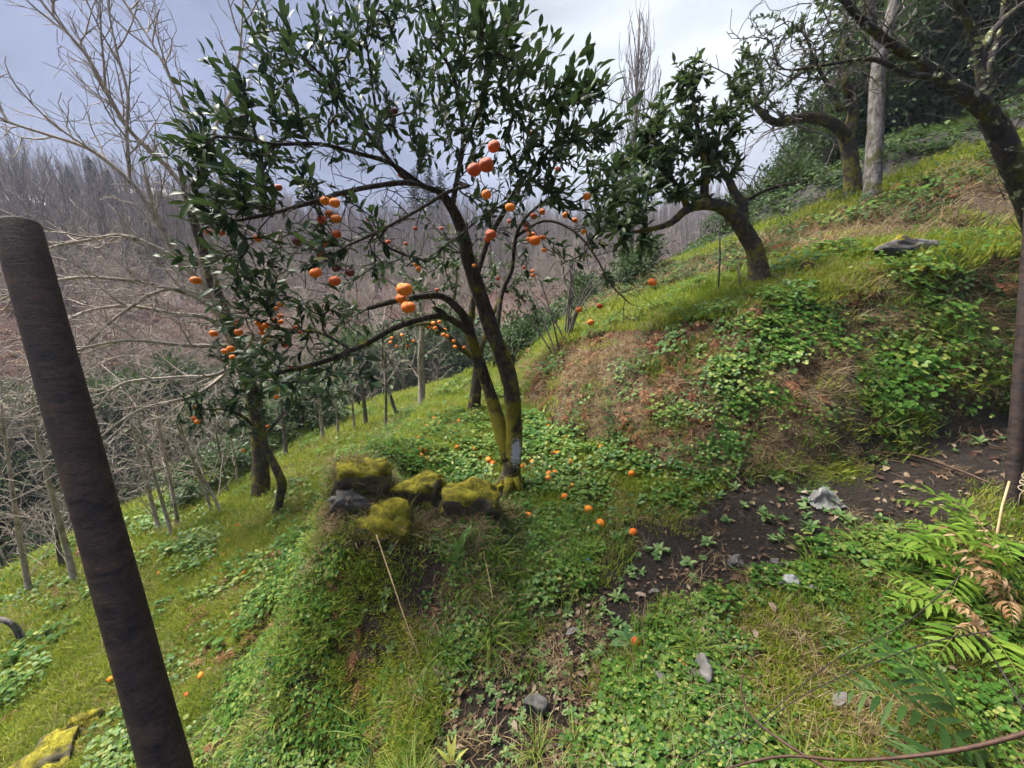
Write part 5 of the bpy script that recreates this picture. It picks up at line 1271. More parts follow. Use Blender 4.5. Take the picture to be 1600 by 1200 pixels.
G_L = 'evergreen shrubs in the gully on the left'
for px, py, t, s, lab in [(20,760,12,1.0,'dark shrub at the left edge below the saplings'),(60,690,13,1.0,'dark shrub behind the leaning pale sapling'),(170,760,12,.9,'dark shrub touching the right side of the rusty post'),(235,740,12,1.0,'spreading dark shrub behind the three tall saplings'),
   (300,700,12.5,1.0,'dark shrub left of the small crooked tree'),(200,660,14,1.1,'dark shrub in the gully above the spreading one'),(330,740,12,.8,'low dark shrub at the gully edge beside the crossing saplings'),(470,650,15,1.1,'dark shrub right of the thick mossy trunk'),
   (560,600,17,1.2,'dark shrub behind the multi-stemmed bare bush'),(620,570,19,1.2,'dark shrub behind the forking sapling'),(270,620,15,1.0,'dark shrub under the drooping fig twigs'),(700,560,17,1.1,'dark shrub beyond the second mandarin tree'),(400,690,13,.8,'dark shrub just left behind the thick mossy trunk'),(110,640,15,1.0,'dark shrub behind the post in the gully')]:
    p = hit(px, py+25); tt = depth_of(p); bush(p.x, p.y, s*1.25*max(.8, min(2.4, tt/13)), lab, G_L, 'shrub', i, sz=.85); i += 1

# far hillside: bare trees that read as one grey mass
C_far = collection('far_trees')
m_far = bark_mat('far_wood_bark', (.27,.23,.225), (.13,.11,.11), scale=.3)
for sd in range(4):
    t = Tree(90+sd, .45, .014, 2.5, .12); rr = random.Random(sd)
    t.add_limb([Vector((0,0,-.5)), Vector((rr.uniform(-.3,.3),0,2.5)), Vector((rr.uniform(-.5,.5),.2,5.0)), Vector((rr.uniform(-.5,.5),0,7.5))], [.16,.12,.09,.04])
    pts = []
    for k in range(150):
        a = rr.uniform(0, 6.28); h = rr.uniform(1.5, 9); rad = rr.uniform(.2, 1)*(1.9-.16*abs(h-4.5)*1.5)
        pts.append(Vector((rad*math.cos(a), rad*math.sin(a), h)))
    t.grow(pts[:16], .35, .5, 3, turn=1.6); t.sprout(t.limb_ids(0, 2), 2.4, .3, .6, .35, 1, .08); mb = MB()
    for lid, c, r_2 in t.solve(): mb.tube([t.pos[k] for k in c], r_2, 4 if lid == 0 else 3, False)
    proto(C_far, 'far_bare_tree', mb, m_far)
rg = np.random.default_rng(5)
n = 8200; th = np.radians(rg.uniform(-66, 42, n)); r = np.sqrt(rg.uniform(21**2, 118**2, n))*1.0
r = np.where(rg.random(n) < .5, rg.uniform(21, 70, n), r)
P = np.stack([r*np.sin(th), r*np.cos(th)], -1); _, reg, s = terrain_raw(P[:,0], P[:,1])
keep = (r > 30) & np.isin(reg, (rR1, rR2)) & (~((reg == rR1) & (s > .88) & (rg.random(n) < .7)))
P = P[keep]
scatter('far_woodland', 'grey bare winter wood covering the hillside across the valley', 'woodland', C_far, P, rg.uniform(.3, .55, len(P))+.45*rg.random(len(P))**3, .05, -.2, .15, seed=13)

# dark conifers across the valley
m_con = leaf_mat('conifer_needles', [(0,(.01,.022,.012)),(.6,(.02,.04,.02)),(1,(.035,.06,.03))], .7, .1, (.04,.07,.02), spec=.1)
def conifer(px, py_top, py_base, t, label, seed):
    p = at(px, py_base, t); z = float(hgt(p.x, p.y)); top = at(px, py_top, t).z; H = top-z; rr = random.Random(seed)
    o = empty('conifer', (p.x, p.y, z), label, 'conifer', 'dark conifers across the valley')
    mb = MB(); mb.tube([(p.x,p.y,z-.3),(p.x,p.y,z+H*.5),(p.x,p.y,z+H)], [H*.02,H*.013,.01], 6); mb.obj('trunk', m_twig, o)
    mb = MB()
    for k in range(420):
        f = rr.random()**.8*.9+.08; rad = H*.2*(1-f)**.85*rr.uniform(.5, 1.1)+.1; a = rr.uniform(0, 6.283); zz = z+H*f
        v, fc = leaf_verts(rad, rad*.34, -.3, .7, 3, 'lan'); mb.add(place(v, a, rr.uniform(-.1, .3), rr.uniform(-.4, .4), (p.x, p.y, zz)), fc)
    for k in range(500):
        f = rr.random()**.8*.9+.05; rad = H*.2*(1-f)**.85; a = rr.uniform(0, 6.283); zz = z+H*f; d = rad*rr.uniform(.4, 1)
        v, fc = leaf_verts(H*.05, H*.022, -.2, .6, 2, 'lan'); mb.add(place(v, a+rr.uniform(-.8, .8), rr.uniform(-.6, .3), 0, (p.x+d*math.cos(a), p.y+d*math.sin(a), zz-d*.2)), fc)
    tag(mb.obj('foliage', m_con, o), kind='stuff')
conifer(172, 252, 400, 46, 'tallest dark conifer across the valley, left of the centre tree', 1); conifer(133, 262, 380, 50, 'dark conifer just left of the tallest one', 2)
conifer(195, 268, 400, 45, 'dark conifer just right of the tallest one', 3); conifer(246, 330, 440, 36, 'lower dark conifer in front, to the right of the tall pair', 4); conifer(150, 330, 430, 38, 'bushy dark conifer below the tallest one', 5)
for px, py, t in [(650,262,70),(672,258,72),(690,266,70)]: conifer(px, py, py+70, t, 'small distant conifer on the ridge seen through the crown centre', 6+px % 5)

# houses across the valley
m_wall = plain_mat('pale_plaster', [(0,(.42,.41,.42)),(1,(.58,.57,.58))], 2, .9, .1); m_roof = plain_mat('pale_sheet_roof', [(0,(.34,.35,.38)),(1,(.48,.49,.52))], 3, .6, .1)
m_win = plain_mat('dark_window', [(0,(.03,.035,.05)),(1,(.06,.07,.09))], 2, .25, 0); m_frame = plain_mat('window_frame', [(0,(.6,.6,.62)),(1,(.7,.7,.72))], 3, .6, 0)
def house(c, rz, W, Dp, Hh, roof_h, label, floors=2, nw=4):
    o = empty('house', c, label, 'house'); M = Matrix.Translation(c)@Matrix.Rotation(rz, 4, 'Z')
    mb = MB(); mb.box(-W/2, W/2, 0, Dp, -4, Hh, M); mb.obj('wall', m_wall, o, False)
    mb = MB(); e = .6
    vs = [(-W/2-e,-e,Hh),(W/2+e,-e,Hh),(W/2+e,Dp+e,Hh),(-W/2-e,Dp+e,Hh),(-W/2+1.5,Dp/2,Hh+roof_h),(W/2-1.5,Dp/2,Hh+roof_h),(-W/2-e,-e,Hh-.2),(W/2+e,-e,Hh-.2),(W/2+e,Dp+e,Hh-.2),(-W/2-e,Dp+e,Hh-.2)]
    mb.add([M@Vector(v) for v in vs], [(0,1,5,4),(1,2,5),(2,3,4,5),(3,0,4),(0,6,7,1),(1,7,8,2),(2,8,9,3),(3,9,6,0),(9,8,7,6)]); mb.obj('roof', m_roof, o, False)
    for f in range(floors):
        for k in range(nw):
            x = -W/2+W*(k+.5)/nw; z0 = .9+f*2.7; mb = MB(); mb.box(x-.55, x+.55, -.05, .05, z0, z0+1.3, M); wdw = mb.obj('window', m_win, o, False)
            fr = MB()
            for b_ in ((x-.65,x-.55,z0-.1,z0+1.4),(x+.55,x+.65,z0-.1,z0+1.4),(x-.55,x+.55,z0+1.3,z0+1.4),(x-.55,x+.55,z0-.1,z0),(x-.03,x+.03,z0,z0+1.3)): fr.box(b_[0], b_[1], -.1, .04, b_[2], b_[3], M)
            f2 = fr.obj('frame', m_frame, None, False); f2.parent = wdw; f2.matrix_parent_inverse = Matrix.Identity(4)
            f2.matrix_parent_inverse = wdw.matrix_parent_inverse.inverted()@Matrix.Translation(-Vector(o.location)) if False else Matrix.Identity(4)
    mb = MB(); mb.box(W/2-2, W/2-1.3, Dp/2-.35, Dp/2+.35, Hh, Hh+roof_h+1, M); mb.obj('chimney', m_wall, o, False)
p = at(8, 352, 44); house(Vector((p.x, p.y, p.z-.6)), math.radians(30), 7.0, 7, 2.9, 1.5, 'pale house with a white roof at the left edge above the rusty post', 1, 4)
p = at(222, 300, 66); house(Vector((p.x, p.y, p.z-5.5)), math.radians(18), 8, 7, 5.2, 1.6, 'distant pale house among the trees right of the conifers', 2, 4)
# tall bare poplar behind the leaning tree
p = at(992, 330, 24); g0 = Vector((p.x, p.y, float(hgt(p.x, p.y))))
pop = empty('poplar_tree', g0, 'tall bare poplar with upright twigs against the bright sky', 'tree')
topc = at(1000, 20, 24); mb = MB(); mb.tube([g0-Vector((0,0,.4)), g0.lerp(topc, .35), g0.lerp(topc, .7), topc], [.28,.2,.11,.03], 8, True, .04); mb.obj('trunk', m_twig_grey, pop)
PR = random.Random(2); mb = MB()
for k in range(95):
    f = PR.uniform(.18, .88); p0 = g0.lerp(topc, f); a = PR.uniform(0, 6.283); out_ = PR.uniform(.35, 2.1)*(1-.4*f); L = PR.uniform(1.8, 4.6)*(1.15-.6*f)
    d = Vector((math.cos(a), math.sin(a), 0)); p1 = p0+d*out_*.55+Vector((0,0,L*.3)); p2 = p0+d*out_*.9+Vector((0,0,L*.65)); p3 = p0+d*out_+Vector((PR.uniform(-.15,.15),0,L))
    mb.tube([p0, p1, p2, p3], [.036,.028,.02,.009], 4, False)
    for q in range(4):
        b0 = p1.lerp(p3, PR.random()); e = b0+Vector((PR.uniform(-.35,.35), PR.uniform(-.35,.35), PR.uniform(.6, 1.5))); mb.tube([b0, b0.lerp(e, .5)+d*.06, e], [.02,.016,.009], 3, False)
tag(mb.obj('twigs', m_twig_grey, pop), kind='stuff')
# tangled pale brushwood in the gully
C_br = collection('brushwood_stems')
for sd in range(4):
    t = Tree(140+sd, .16, .006, 2.6, .1); rr = random.Random(40+sd)
    t.add_limb([Vector((0,0,-.2)), Vector((rr.uniform(-.1,.1),.1,.8)), Vector((rr.uniform(-.3,.3),.2,1.7)), Vector((rr.uniform(-.5,.5),0,2.6))], [.035,.03,.022,.01])
    pts = [Vector((rr.gauss(0,.9), rr.gauss(0,.9), rr.uniform(.5, 3.2))) for _ in range(70)]
    t.grow(pts[:14], .3, .45, 3, turn=1.2); t.sprout(t.limb_ids(0, 1), 1.3, .16, .75, .15, 2, .1); mb = MB()
    for lid, c, r_2 in t.solve(): mb.tube([t.pos[k] for k in c], r_2, 4 if lid == 0 else 3, False)
    proto(C_br, 'brushwood_stem', mb, m_twig_pale)
P, r, rg, reg, s_ = cover(8500, 9, 60, lambda x, y, reg, s, M: byreg(reg, {rV: .28, rD: .04*(s < .25), rR1: .7*(s > .4)})*sstep(.25, .45, fbm(x, y, 3., 3, 161)), 112)
scatter('brushwood', 'tangled pale bare brushwood filling the gully on the left', 'brushwood', C_br, P, rg.uniform(.6, 1.35, len(P)), .1, -.05, .5, seed=14)
# haze in the valley air
lo, hi_ = float(ZZ.min())-1, 46.
mb = MB(); mb.box(-335, 115, -34, 236, lo, hi_); hz_ = mb.obj('haze', None, None, False)
m_h = bpy.data.materials.new('valley_haze'); m_h.use_nodes = True; nt = m_h.node_tree; nt.nodes.clear(); ho = nt.nodes.new('ShaderNodeOutputMaterial'); pv = nt.nodes.new('ShaderNodeVolumePrincipled')
pv.inputs['Color'].default_value = (.70,.76,.97,1); pv.inputs['Density'].default_value = .0009; pv.inputs['Anisotropy'].default_value = .2
nt.links.new(pv.outputs[0], ho.inputs['Volume']); hz_.data.materials.append(m_h); tag(hz_, 'thin bluish valley haze', kind='stuff')
# ------------------------------------------------------------------ posts, stones, ferns and small things
m_rust, nt, out = new_mat('dark_rusty_steel')
geo = nt.nodes.new('ShaderNodeNewGeometry'); co = geo.outputs['Position']
mp = nt.nodes.new('ShaderNodeMapping'); mp.inputs['Scale'].default_value = (1, 1, 3.0); nt.links.new(co, mp.inputs['Vector'])
nA_ = noise_node(nt, 13, 9, .72, mp.outputs[0]); nB_ = noise_node(nt, 7, 5, .65, co); nC_ = noise_node(nt, 160, 4, .7, co)
c = ramp(nt, [(.38,(.007,.0063,.007)),(.47,(.024,.018,.0175)),(.56,(.048,.032,.027)),(.66,(.10,.052,.032))]); nt.links.new(nA_.outputs['Fac'], c.inputs[0])
nD_ = noise_node(nt, 75, 6, .75, mp.outputs[0]); 
c.inputs[0].links and nt.links.remove(c.inputs[0].links[0])
nt.links.new(math_node(nt, 'ADD', math_node(nt, 'MULTIPLY', nA_.outputs['Fac'], .6), math_node(nt, 'MULTIPLY', nD_.outputs['Fac'], .4)), c.inputs[0])
blue = maprange(nt, nB_.outputs['Fac'], .60, .70, 0, .55)
c2 = mixrgb(nt, blue, c.outputs[0], (.012,.016,.026))
sp_ = maprange(nt, nC_.outputs['Fac'], .66, .72, 0, .6); c2 = mixrgb(nt, sp_, c2, (.08,.055,.04))
h_ = math_node(nt, 'ADD', nA_.outputs['Fac'], math_node(nt, 'MULTIPLY', nC_.outputs['Fac'], .5))
princ(nt, out, c2, maprange(nt, nA_.outputs['Fac'], .3, .7, .5, .8), bump(nt, h_, .4, .004), spec=.25)
m_capsteel = plain_mat('weathered_steel_end', [(0,(.05,.06,.085)),(1,(.16,.18,.23))], 30, .6, .2)
def pipe(name, label, top, bot, r, mat):
    d = (bot-top).normalized(); L = (bot-top).length; o = empty(name, bot, label, 'post')
    mb = MB(); n = 40; pts = [top, top+d*.002, top+d*.005]+[top.lerp(bot, k/24) for k in range(1, 25)]
    rad = [r*.96, r*.99, r]+[r*(1+.012*math.sin(k*1.7)+.008*math.sin(k*.6)) for k in range(1, 25)]
    mb.tube(pts, rad, n, False, 0); mb.obj('pipe', mat, o)
    mb = MB(); mb.tube([top, top+d*.06], [r*.9, r*.82], n, False); 
    ring = [i for i in range(n)]
    mb2 = MB(); mb2.tube([top-d*.002, top+d*.003], [r*.93, r*.93], n, True); mb2.obj('end_cap', m_capsteel, o, False)
    return o
ta, tb = at(27, 352, .95), at(260, 1200, .86); foot = tb+(tb-ta)*(.0)
d_ = (tb-ta).normalized(); L_ = 0
while (tb+d_*L_).z > float(hgt((tb+d_*L_).x, (tb+d_*L_).y))-.15 and L_ < 4: L_ += .05
pipe('rusty_post', 'thick dark rusty steel post leaning across the left of the picture', ta, tb+d_*L_, .0395, m_rust)
pb = hit(1596, 806); tpb = depth_of(pb)
rp = pipe('rusty_post', 'rusty steel post with wire round its foot at the right edge', at(1616, 300, tpb*1.02), pb-Vector((0,0,.3)), .04, m_rust)
m_wire = plain_mat('pale_dry_wire', [(0,(.2,.15,.1)),(1,(.42,.35,.26))], 40, .7); m_straw = plain_mat('straw_stem', [(0,(.3,.2,.1)),(1,(.5,.38,.2))], 20, .7)
mb = MB(); WR = random.Random(5); c0 = pb+Vector((0, 0, .19))
pts = [c0+Vector((.052*math.cos(k*.5), .052*math.sin(k*.5), .03*math.sin(k*.23)+.0012*k)) for k in range(70)]; mb.tube(pts, .0028, 4)
for k in range(5):
    a = 3.4+k*.25; mb.tube([c0+Vector((.05*math.cos(a), .05*math.sin(a), .02)), c0+Vector((.1*math.cos(a)+WR.uniform(-.02,.02), .1*math.sin(a), -.05+WR.uniform(-.04,.06))), c0+Vector((.07*math.cos(a), .09*math.sin(a), -.16))], .0022, 4)
tag(mb.obj('wire_loop', m_wire), 'tangled pale wire wound round the foot of the right-hand post', 'wire')
mb = MB(); mb.tube([at(1577,752,tpb*.97), at(1566,790,tpb*.96), at(1557,840,tpb*.95), at(1550,895,tpb*.95)], [.006,.007,.0075,.006], 6); tag(mb.obj('dry_stalk', m_straw), 'straw-coloured dry stalk standing against the right-hand post', 'stalk')

# stones
m_mossf = leaf_mat('stone_moss', [(0,(.09,.09,.009)),(.5,(.24,.22,.015)),(1,(.42,.36,.03))], .85, .25, (.25,.22,.02))
m_stone = plain_mat('grey_stone', [(0,(.03,.028,.026)),(.5,(.085,.08,.075)),(1,(.19,.18,.17))], 5, .85, .8, .03)
m_stone_pale = plain_mat('pale_pebble', [(0,(.14,.14,.138)),(1,(.25,.25,.25))], 4, .6, .3, .01)
m_stone_dark = plain_mat('dark_mossy_stone', [(0,(.025,.02,.014)),(.5,(.07,.06,.035)),(1,(.15,.135,.06))], 8, .9, .8, .03)
m_mosscap = plain_mat('thick_moss', [(0,(.03,.027,.008)),(.35,(.10,.09,.010)),(.7,(.22,.195,.016)),(1,(.33,.28,.03))], 12, .95, 1., .02)
def rock(center, sx, sy, sz, rz, mat, name, label, seed, moss=0., group=None, tilt=0.):
    rr = random.Random(seed); o = empty(name, center, label, 'stone', group)
    me = bpy.data.meshes.new('stone'); import bmesh
    bm = bmesh.new(); bmesh.ops.create_icosphere(bm, subdivisions=4, radius=1.)
    ph = [rr.uniform(0, 9) for _ in range(6)]; cuts = [Vector((rr.gauss(0,1), rr.gauss(0,1), rr.gauss(0,.8))).normalized() for _ in range(9)]; offs = [rr.uniform(.5, .85) for _ in cuts]
    from mathutils import noise as mn
    for v in bm.verts:
        p = v.co.copy(); p = p/((abs(p.x)**3.6+abs(p.y)**3.6+abs(p.z)**3.6)**(1/3.6))*.88
        for cdir, of in zip(cuts, offs):
            dd = p.dot(cdir)
            if dd > of: p -= cdir*(dd-of)*.9
        p += p.normalized()*(.36*mn.fractal(p*1.3+Vector((seed*3.1, 0, 0)), 1., 2., 4)+.05*mn.noise(p*7))
        v.co = p
    M = Matrix.Translation(center)@Matrix.Rotation(rz, 4, 'Z')@Matrix.Rotation(tilt, 4, 'Y')@Matrix.Diagonal((sx, sy, sz, 1))
    bm.transform(M); bm.normal_update(); bm.to_mesh(me); 
    for f in me.polygons: f.use_smooth = True
    me.materials.append(mat); mesh_obj('stone', me, o)
    if moss > 0:
        # cushion of moss over the upper side: thickened cap and short tufts
        keep = [v for v in bm.verts if v.normal.z > 1-moss*1.35+.8*mn.noise(v.co*9)+.3*mn.noise(v.co*24)]
        ks = set(keep); mb = MB(); idx = {}
        for f in bm.faces:
            if all(v in ks for v in f.verts):
                ids = []
                for v in f.verts:
                    if v not in idx:
                        edge = any(e.other_vert(v) not in ks for e in v.link_edges)
                        idx[v] = len(mb.v); q = v.co+v.normal*(-.002 if edge else .012+.012*mn.noise(v.co*22)); mb.v.append(tuple(q))
                    ids.append(idx[v])
                mb.f.append(tuple(ids))
        if mb.f:
            cap = mb.obj('moss_cap', m_mosscap, o); tm = MB()
            fl = [f for f in bm.faces if all(v in ks for v in f.verts)]
            for k in range(min(800, int(len(fl)*2))):
                f = rr.choice(fl); p = f.calc_center_median()+f.normal*.012+Vector((rr.gauss(0,.008), rr.gauss(0,.008), 0))
                v_, fc = blade(rr.uniform(.008,.02), .0035, rr.uniform(.2,1.2), rr.uniform(0,6.28), rr.uniform(0,.8), p, 2); tm.add(v_, fc)
            tuft = tm.obj('moss_tufts', m_mossf, None); tuft.parent = cap; tag(tuft, kind='stuff')
            tuft.matrix_parent_inverse = Matrix.Identity(4); tuft.location = (0,0,0); cap.matrix_parent_inverse = cap.matrix_parent_inverse
            tuft.matrix_parent_inverse = Matrix.Identity(4)
    bm.free(); return o
def stone_px(px, py, wpx, hpx, mat, name, label, seed, moss=0., rz=0., depth=1., group=None, lift=.25, tilt=0.):
    p = hit(px, py+hpx*.45); t = depth_of(p); sx = wpx*t/FPX/2; sz = hpx*t/FPX/2
    return rock(p+Vector((0, sx*depth*.5, sz*lift)), sx*1.05, sx*depth, sz*1.15, rz, mat, name, label, seed, moss, group, tilt)
G_ST = 'mossy stones on top of the mound'
stone_px(560,738,105,60,m_stone_dark,'mossy_stone','dark stone with a mossy top, farthest left of the mound stones',3,.62,.2,.8,G_ST,.12)
stone_px(655,762,95,80,m_stone_dark,'mossy_stone','mossy stone in the middle of the mound, bright yellow moss on top',4,.75,.5,.9,G_ST,.12)
stone_px(735,768,105,86,m_stone_dark,'mossy_stone','blocky moss-covered stone against the trunk foot',5,.85,.1,.8,G_ST,.12)
stone_px(600,808,98,62,m_stone_dark,'mossy_stone','low mossy stone at the front of the mound, below the middle one',6,.85,-.3,.8,G_ST,.12)
stone_px(545,778,75,36,m_stone,'grey_stone','flat bare grey slab between the left mound stones',7,.0,.3,.7,G_ST,.4,.25)
stone_px(662,790,52,26,m_stone,'grey_stone','small grey stone tucked under the middle mossy stone',8,0,.2,.6,G_ST,.5)
stone_px(770,770,30,34,m_stone_dark,'mossy_stone','small mossy lump between blocky stone and trunk',18,.8,.2,.8,G_ST,.5)
stone_px(1412,388,120,34,m_stone,'grey_slab','long grey stone slab with moss at its base on the second terrace',9,.2,.15,.35,None,.8)
stone_px(1428,424,60,44,m_stone_dark,'mossy_boulder','mossy boulder at the bank top in front of the grey slab',10,.6,0,.7,None,.3)
stone_px(1264,418,32,24,m_stone_dark,'mossy_boulder','small mossy stone on the bank top left of the slab',11,.6,0,.7,None,.4)
stone_px(1240,915,34,20,m_stone_pale,'pebble','smooth whitish stone lying on the weeds right of the path',12,0,.4,.8,None,.9)
stone_px(838,1102,42,36,m_stone,'stone','grey stone half buried beside the lower path',13,0,.2,.8,None,.4)
stone_px(1100,1042,52,44,m_stone,'stone','rough grey stone beside the orange dead leaf',14,0,.8,.8,None,.5)
stone_px(1152,878,22,20,m_stone,'stone','small dark stone in the middle of the muddy path',15,0,.1,.8,None,.5)
stone_px(118,1140,60,34,m_stone_dark,'mossy_stone','small mossy stone at the bottom left beside the post',16,.5,.2,.8,None,.5)
stone_px(70,1192,110,36,m_stone_dark,'mossy_stone','broad mossy stone in the bottom left corner',17,.5,.1,.8,None,.5)
stone_px(1215,880,18,12,m_stone,'stone','pebble on the path right of the small dark stone',19,0,.1,.8,None,.5)

# grey log stub at the left edge, dead stems and canes
def ground_tube(name, label, cat, pix, rad, mat, lift=.02, n=6):
    pts = [hit(x, y)+Vector((0, 0, lift)) for x, y in pix]; P_ = spline([(*p, r) for p, r in zip(pts, rad)], .04)
    mb = MB(); mb.tube([p[:3] for p in P_], [p[3] for p in P_], n, True, .05); return tag(mb.obj(name, mat), label, cat)
def air_tube(name, label, cat, pix, rad, mat, n=6, group=None):
    P_ = spline([(*at(x, y, t), r) for (x, y, t), r in zip(pix, rad)], .03); mb = MB(); mb.tube([p[:3] for p in P_], [p[3] for p in P_], n, True, .04); return tag(mb.obj(name, mat), label, cat, group)
p0 = hit(38, 1006); t0 = depth_of(p0)
air_tube('dead_stub', 'bent grey dead branch stub rising from the grass at the left edge', 'branch', [(40,1012,t0),(30,990,t0),(15,973,t0*.99),(-20,962,t0*.98)], [.045,.042,.036,.03], m_bark_grey, 8)
m_cane = plain_mat('brown_cane', [(0,(.022,.011,.008)),(1,(.085,.044,.028))], 30, .6); m_cane_dark = plain_mat('dark_cane', [(0,(.012,.01,.01)),(1,(.04,.03,.028))], 30, .6)
a_, b_ = hit(588,838), hit(655,1030)
ta_, tb_ = depth_of(a_)-.12, depth_of(b_)-.03
air_tube('dry_stalk', 'long tan dry stalk leaning down the mound face', 'stalk', [(588,836,ta_),(610,900,lerp(ta_,tb_,.35)-.05),(632,965,lerp(ta_,tb_,.7)-.04),(657,1032,tb_)], [.004,.004,.0035,.0025], m_straw, 5)
air_tube('dry_stalk', 'thin dry stalk crossing the mound face right of the broad leaf', 'stalk', [(738,795,2.75),(757,870,2.5),(770,935,2.3)], [.0025,.0025,.0015], m_straw, 5)
ground_tube('cane', 'thin brown branch lying along the upper muddy path', 'branch', [(1318,722),(1370,716),(1430,722),(1490,742),(1552,768)], [.005,.009,.011,.011,.009], m_cane, .05)
ground_tube('cane', 'short dark stick on the mud below the right-hand post', 'branch', [(1530,668),(1545,700),(1580,706)], [.008,.008,.005], m_cane, .03)
d1 = lambda x, y, k=.9: depth_of(hit(x, y))*k
air_tube('cane', 'reddish-brown cane curving up from the bottom right weeds', 'cane', [(1162,1052,d1(1162,1052,.88)),(1158,1085,d1(1158,1085,.88)),(1180,1125,d1(1180,1125,.87)),(1225,1160,d1(1225,1160,.86)),(1290,1200,d1(1290,1200,.85)),(1360,1240,1.2)], [.003,.004,.0045,.005,.005,.005], m_cane, 7)
air_tube('cane', 'thick reddish cane running along the bottom right edge', 'cane', [(1120,1205,1.3),(1220,1182,1.3),(1330,1188,1.25),(1440,1180,1.2),(1530,1165,1.15),(1620,1140,1.1)], [.003,.004,.0045,.0055,.006,.0065], m_cane, 7)
G_DC = 'dark bramble canes at the lower right'
air_tube('cane', 'dark thin bramble cane, upper one crossing the weeds', 'cane', [(1060,1195,1.45),(1180,1130,1.6),(1300,1035,1.7),(1420,970,1.8),(1500,900,1.85)], [.0014,.0018,.002,.0022,.0025], m_cane_dark, 5, G_DC)
air_tube('cane', 'dark thin bramble cane, lower one ending in the brown fern', 'cane', [(1120,1190,1.4),(1250,1090,1.55),(1380,1030,1.6),(1470,1000,1.62),(1560,985,1.65)], [.0014,.0018,.002,.0024,.0028], m_cane_dark, 5, G_DC)
air_tube('cane', 'dark forked cane among the brown fern leaves', 'cane', [(1470,975,1.7),(1520,990,1.66),(1560,1040,1.62),(1600,1110,1.5)], [.002,.003,.0035,.0035], m_cane_dark, 5, G_DC)
for k, (pix, lab) in enumerate([([(1235,545),(1262,520),(1300,508),(1340,505)], 'rusty bramble stem arching over the bank, left one'), ([(1385,515),(1410,535),(1450,550),(1470,568)], 'rusty bramble stem arching over the bank, right one'), ([(1237,548),(1262,590),(1290,610)], 'rusty stem hanging down the bank below the left arch')]):
    ground_tube('bramble_stem', lab, 'stem', pix, [.004]*len(pix), m_cane, .09, 5)

# ferns: each frond carries its leaflets
m_fern = leaf_mat('bright_fern', [(0,(.08,.17,.018)),(.5,(.14,.25,.028)),(1,(.23,.33,.05))], .5, .4, (.3,.42,.04))
m_fern_dark = leaf_mat('glossy_fern', [(0,(.02,.055,.012)),(.5,(.038,.085,.018)),(1,(.07,.125,.03))], .42, .25, (.14,.26,.04), spec=.4)
m_fern_dry = leaf_mat('withered_fern', [(0,(.22,.11,.05)),(.5,(.36,.22,.11)),(1,(.5,.37,.22))], .7, .3, (.5,.3,.14))
def toothed(L, w, fold, droop, n, amp):
    v, f = leaf_verts(L, w, fold, droop, n, 'lan'); v = v.copy()
    for i in range(n+1):
        if i % 2: v[3*i,1] *= 1-amp; v[3*i+2,1] *= 1-amp
    return v, f
def leaflet_meshes(mat, droop, wdt, amp=.25, n=10): return [np_mesh('leaflet', *toothed(1, wdt*q, .14, droop*q, n, amp), True, mat) for q in (.9, 1.1)]
LF_B = leaflet_meshes(m_fern, .5, .22); LF_D = leaflet_meshes(m_fern_dark, .4, .15, .22, 12); LF_W = leaflet_meshes(m_fern_dry, 2.0, .2, .35)
FE = random.Random(9)
def fern(label, base, fronds, LF, stem_mat, leaf_mat_, wid, n=13, lw=1., group=None, name='fern', ang=1.15):
    o = empty(name, base, label, 'fern', group)
    for az, L, up, droop, roll in fronds:
        M = Matrix.Translation(base)@Matrix.Rotation(az, 4, 'Z')@Matrix.Rotation(roll, 4, 'X')
        pts = []; a = up; x = z = 0.
        for i in range(n+1):
            pts.append((x, 0, z, a)); x += math.cos(a)*L/n; z += math.sin(a)*L/n; a -= droop/n
        mb = MB(); mb.tube([M@Vector(p[:3]) for p in pts], [.0032*(1-.75*i/n) for i in range(n+1)], 4, False); fr = mb.obj('frond', stem_mat, o)
        for i in range(3, n+1):
            f = i/n; l = wid*math.sin(math.pi*min(1, .22+f*.74))**.8*FE.uniform(.88, 1.1)*(1 if i < n else .9)
            for sd in ((-1, 1) if i < n else (0,)):
                c_ = bpy.data.objects.new('leaflet', FE.choice(LF)); link(c_, fr)
                Q = M@Matrix.Translation(pts[i][:3])@Matrix.Rotation(-pts[i][3], 4, 'Y')@Matrix.Rotation(sd*(ang-.35*f)+FE.uniform(-.08,.08), 4, 'Z')@Matrix.Rotation(FE.uniform(-.35,.25), 4, 'Y')@Matrix.Rotation(FE.uniform(-.25,.25), 4, 'X')@Matrix.Diagonal((l, l*lw, l, 1))
                c_.matrix_basis = Q
    return o
m_rach = plain_mat('fern_rachis', [(0,(.12,.15,.03)),(1,(.2,.22,.05))], 20, .6); m_rach_dry = plain_mat('dry_rachis', [(0,(.14,.07,.04)),(1,(.25,.15,.08))], 20, .7)
PI = math.pi
fA = hit(1545, 850); fB = hit(1520, 985); fC = Vector((0,0,0))
fern('bright green fern below the right-hand post, fronds spread to the left', near_ground(fA, -.02), [(PI*.92,.58,.8,1.0,.2),(PI*1.08,.6,.6,.9,-.1),(PI*.75,.52,.95,1.1,.1),(PI*1.28,.42,.7,1.0,0),(PI*.5,.36,.9,1.,0)], LF_B, m_rach, m_fern, .15, 12)
fern('bright green fern lower down, left of the withered brown one', near_ground(fB, -.02), [(PI*.98,.44,.8,1.2,.2),(PI*1.15,.46,.6,1.2,0),(PI*.82,.40,.9,1.2,0),(PI*1.35,.38,.5,.9,0)], LF_B, m_rach, m_fern, .13, 12)
gD = at(1640, 1100, 1.35); gD.z = max(gD.z, float(hgt(gD.x, gD.y))+.02)
fD = Vector((gD.x, gD.y, float(hgt(gD.x, gD.y))))
fG = hit(1500, 905); fH = hit(1590, 930)
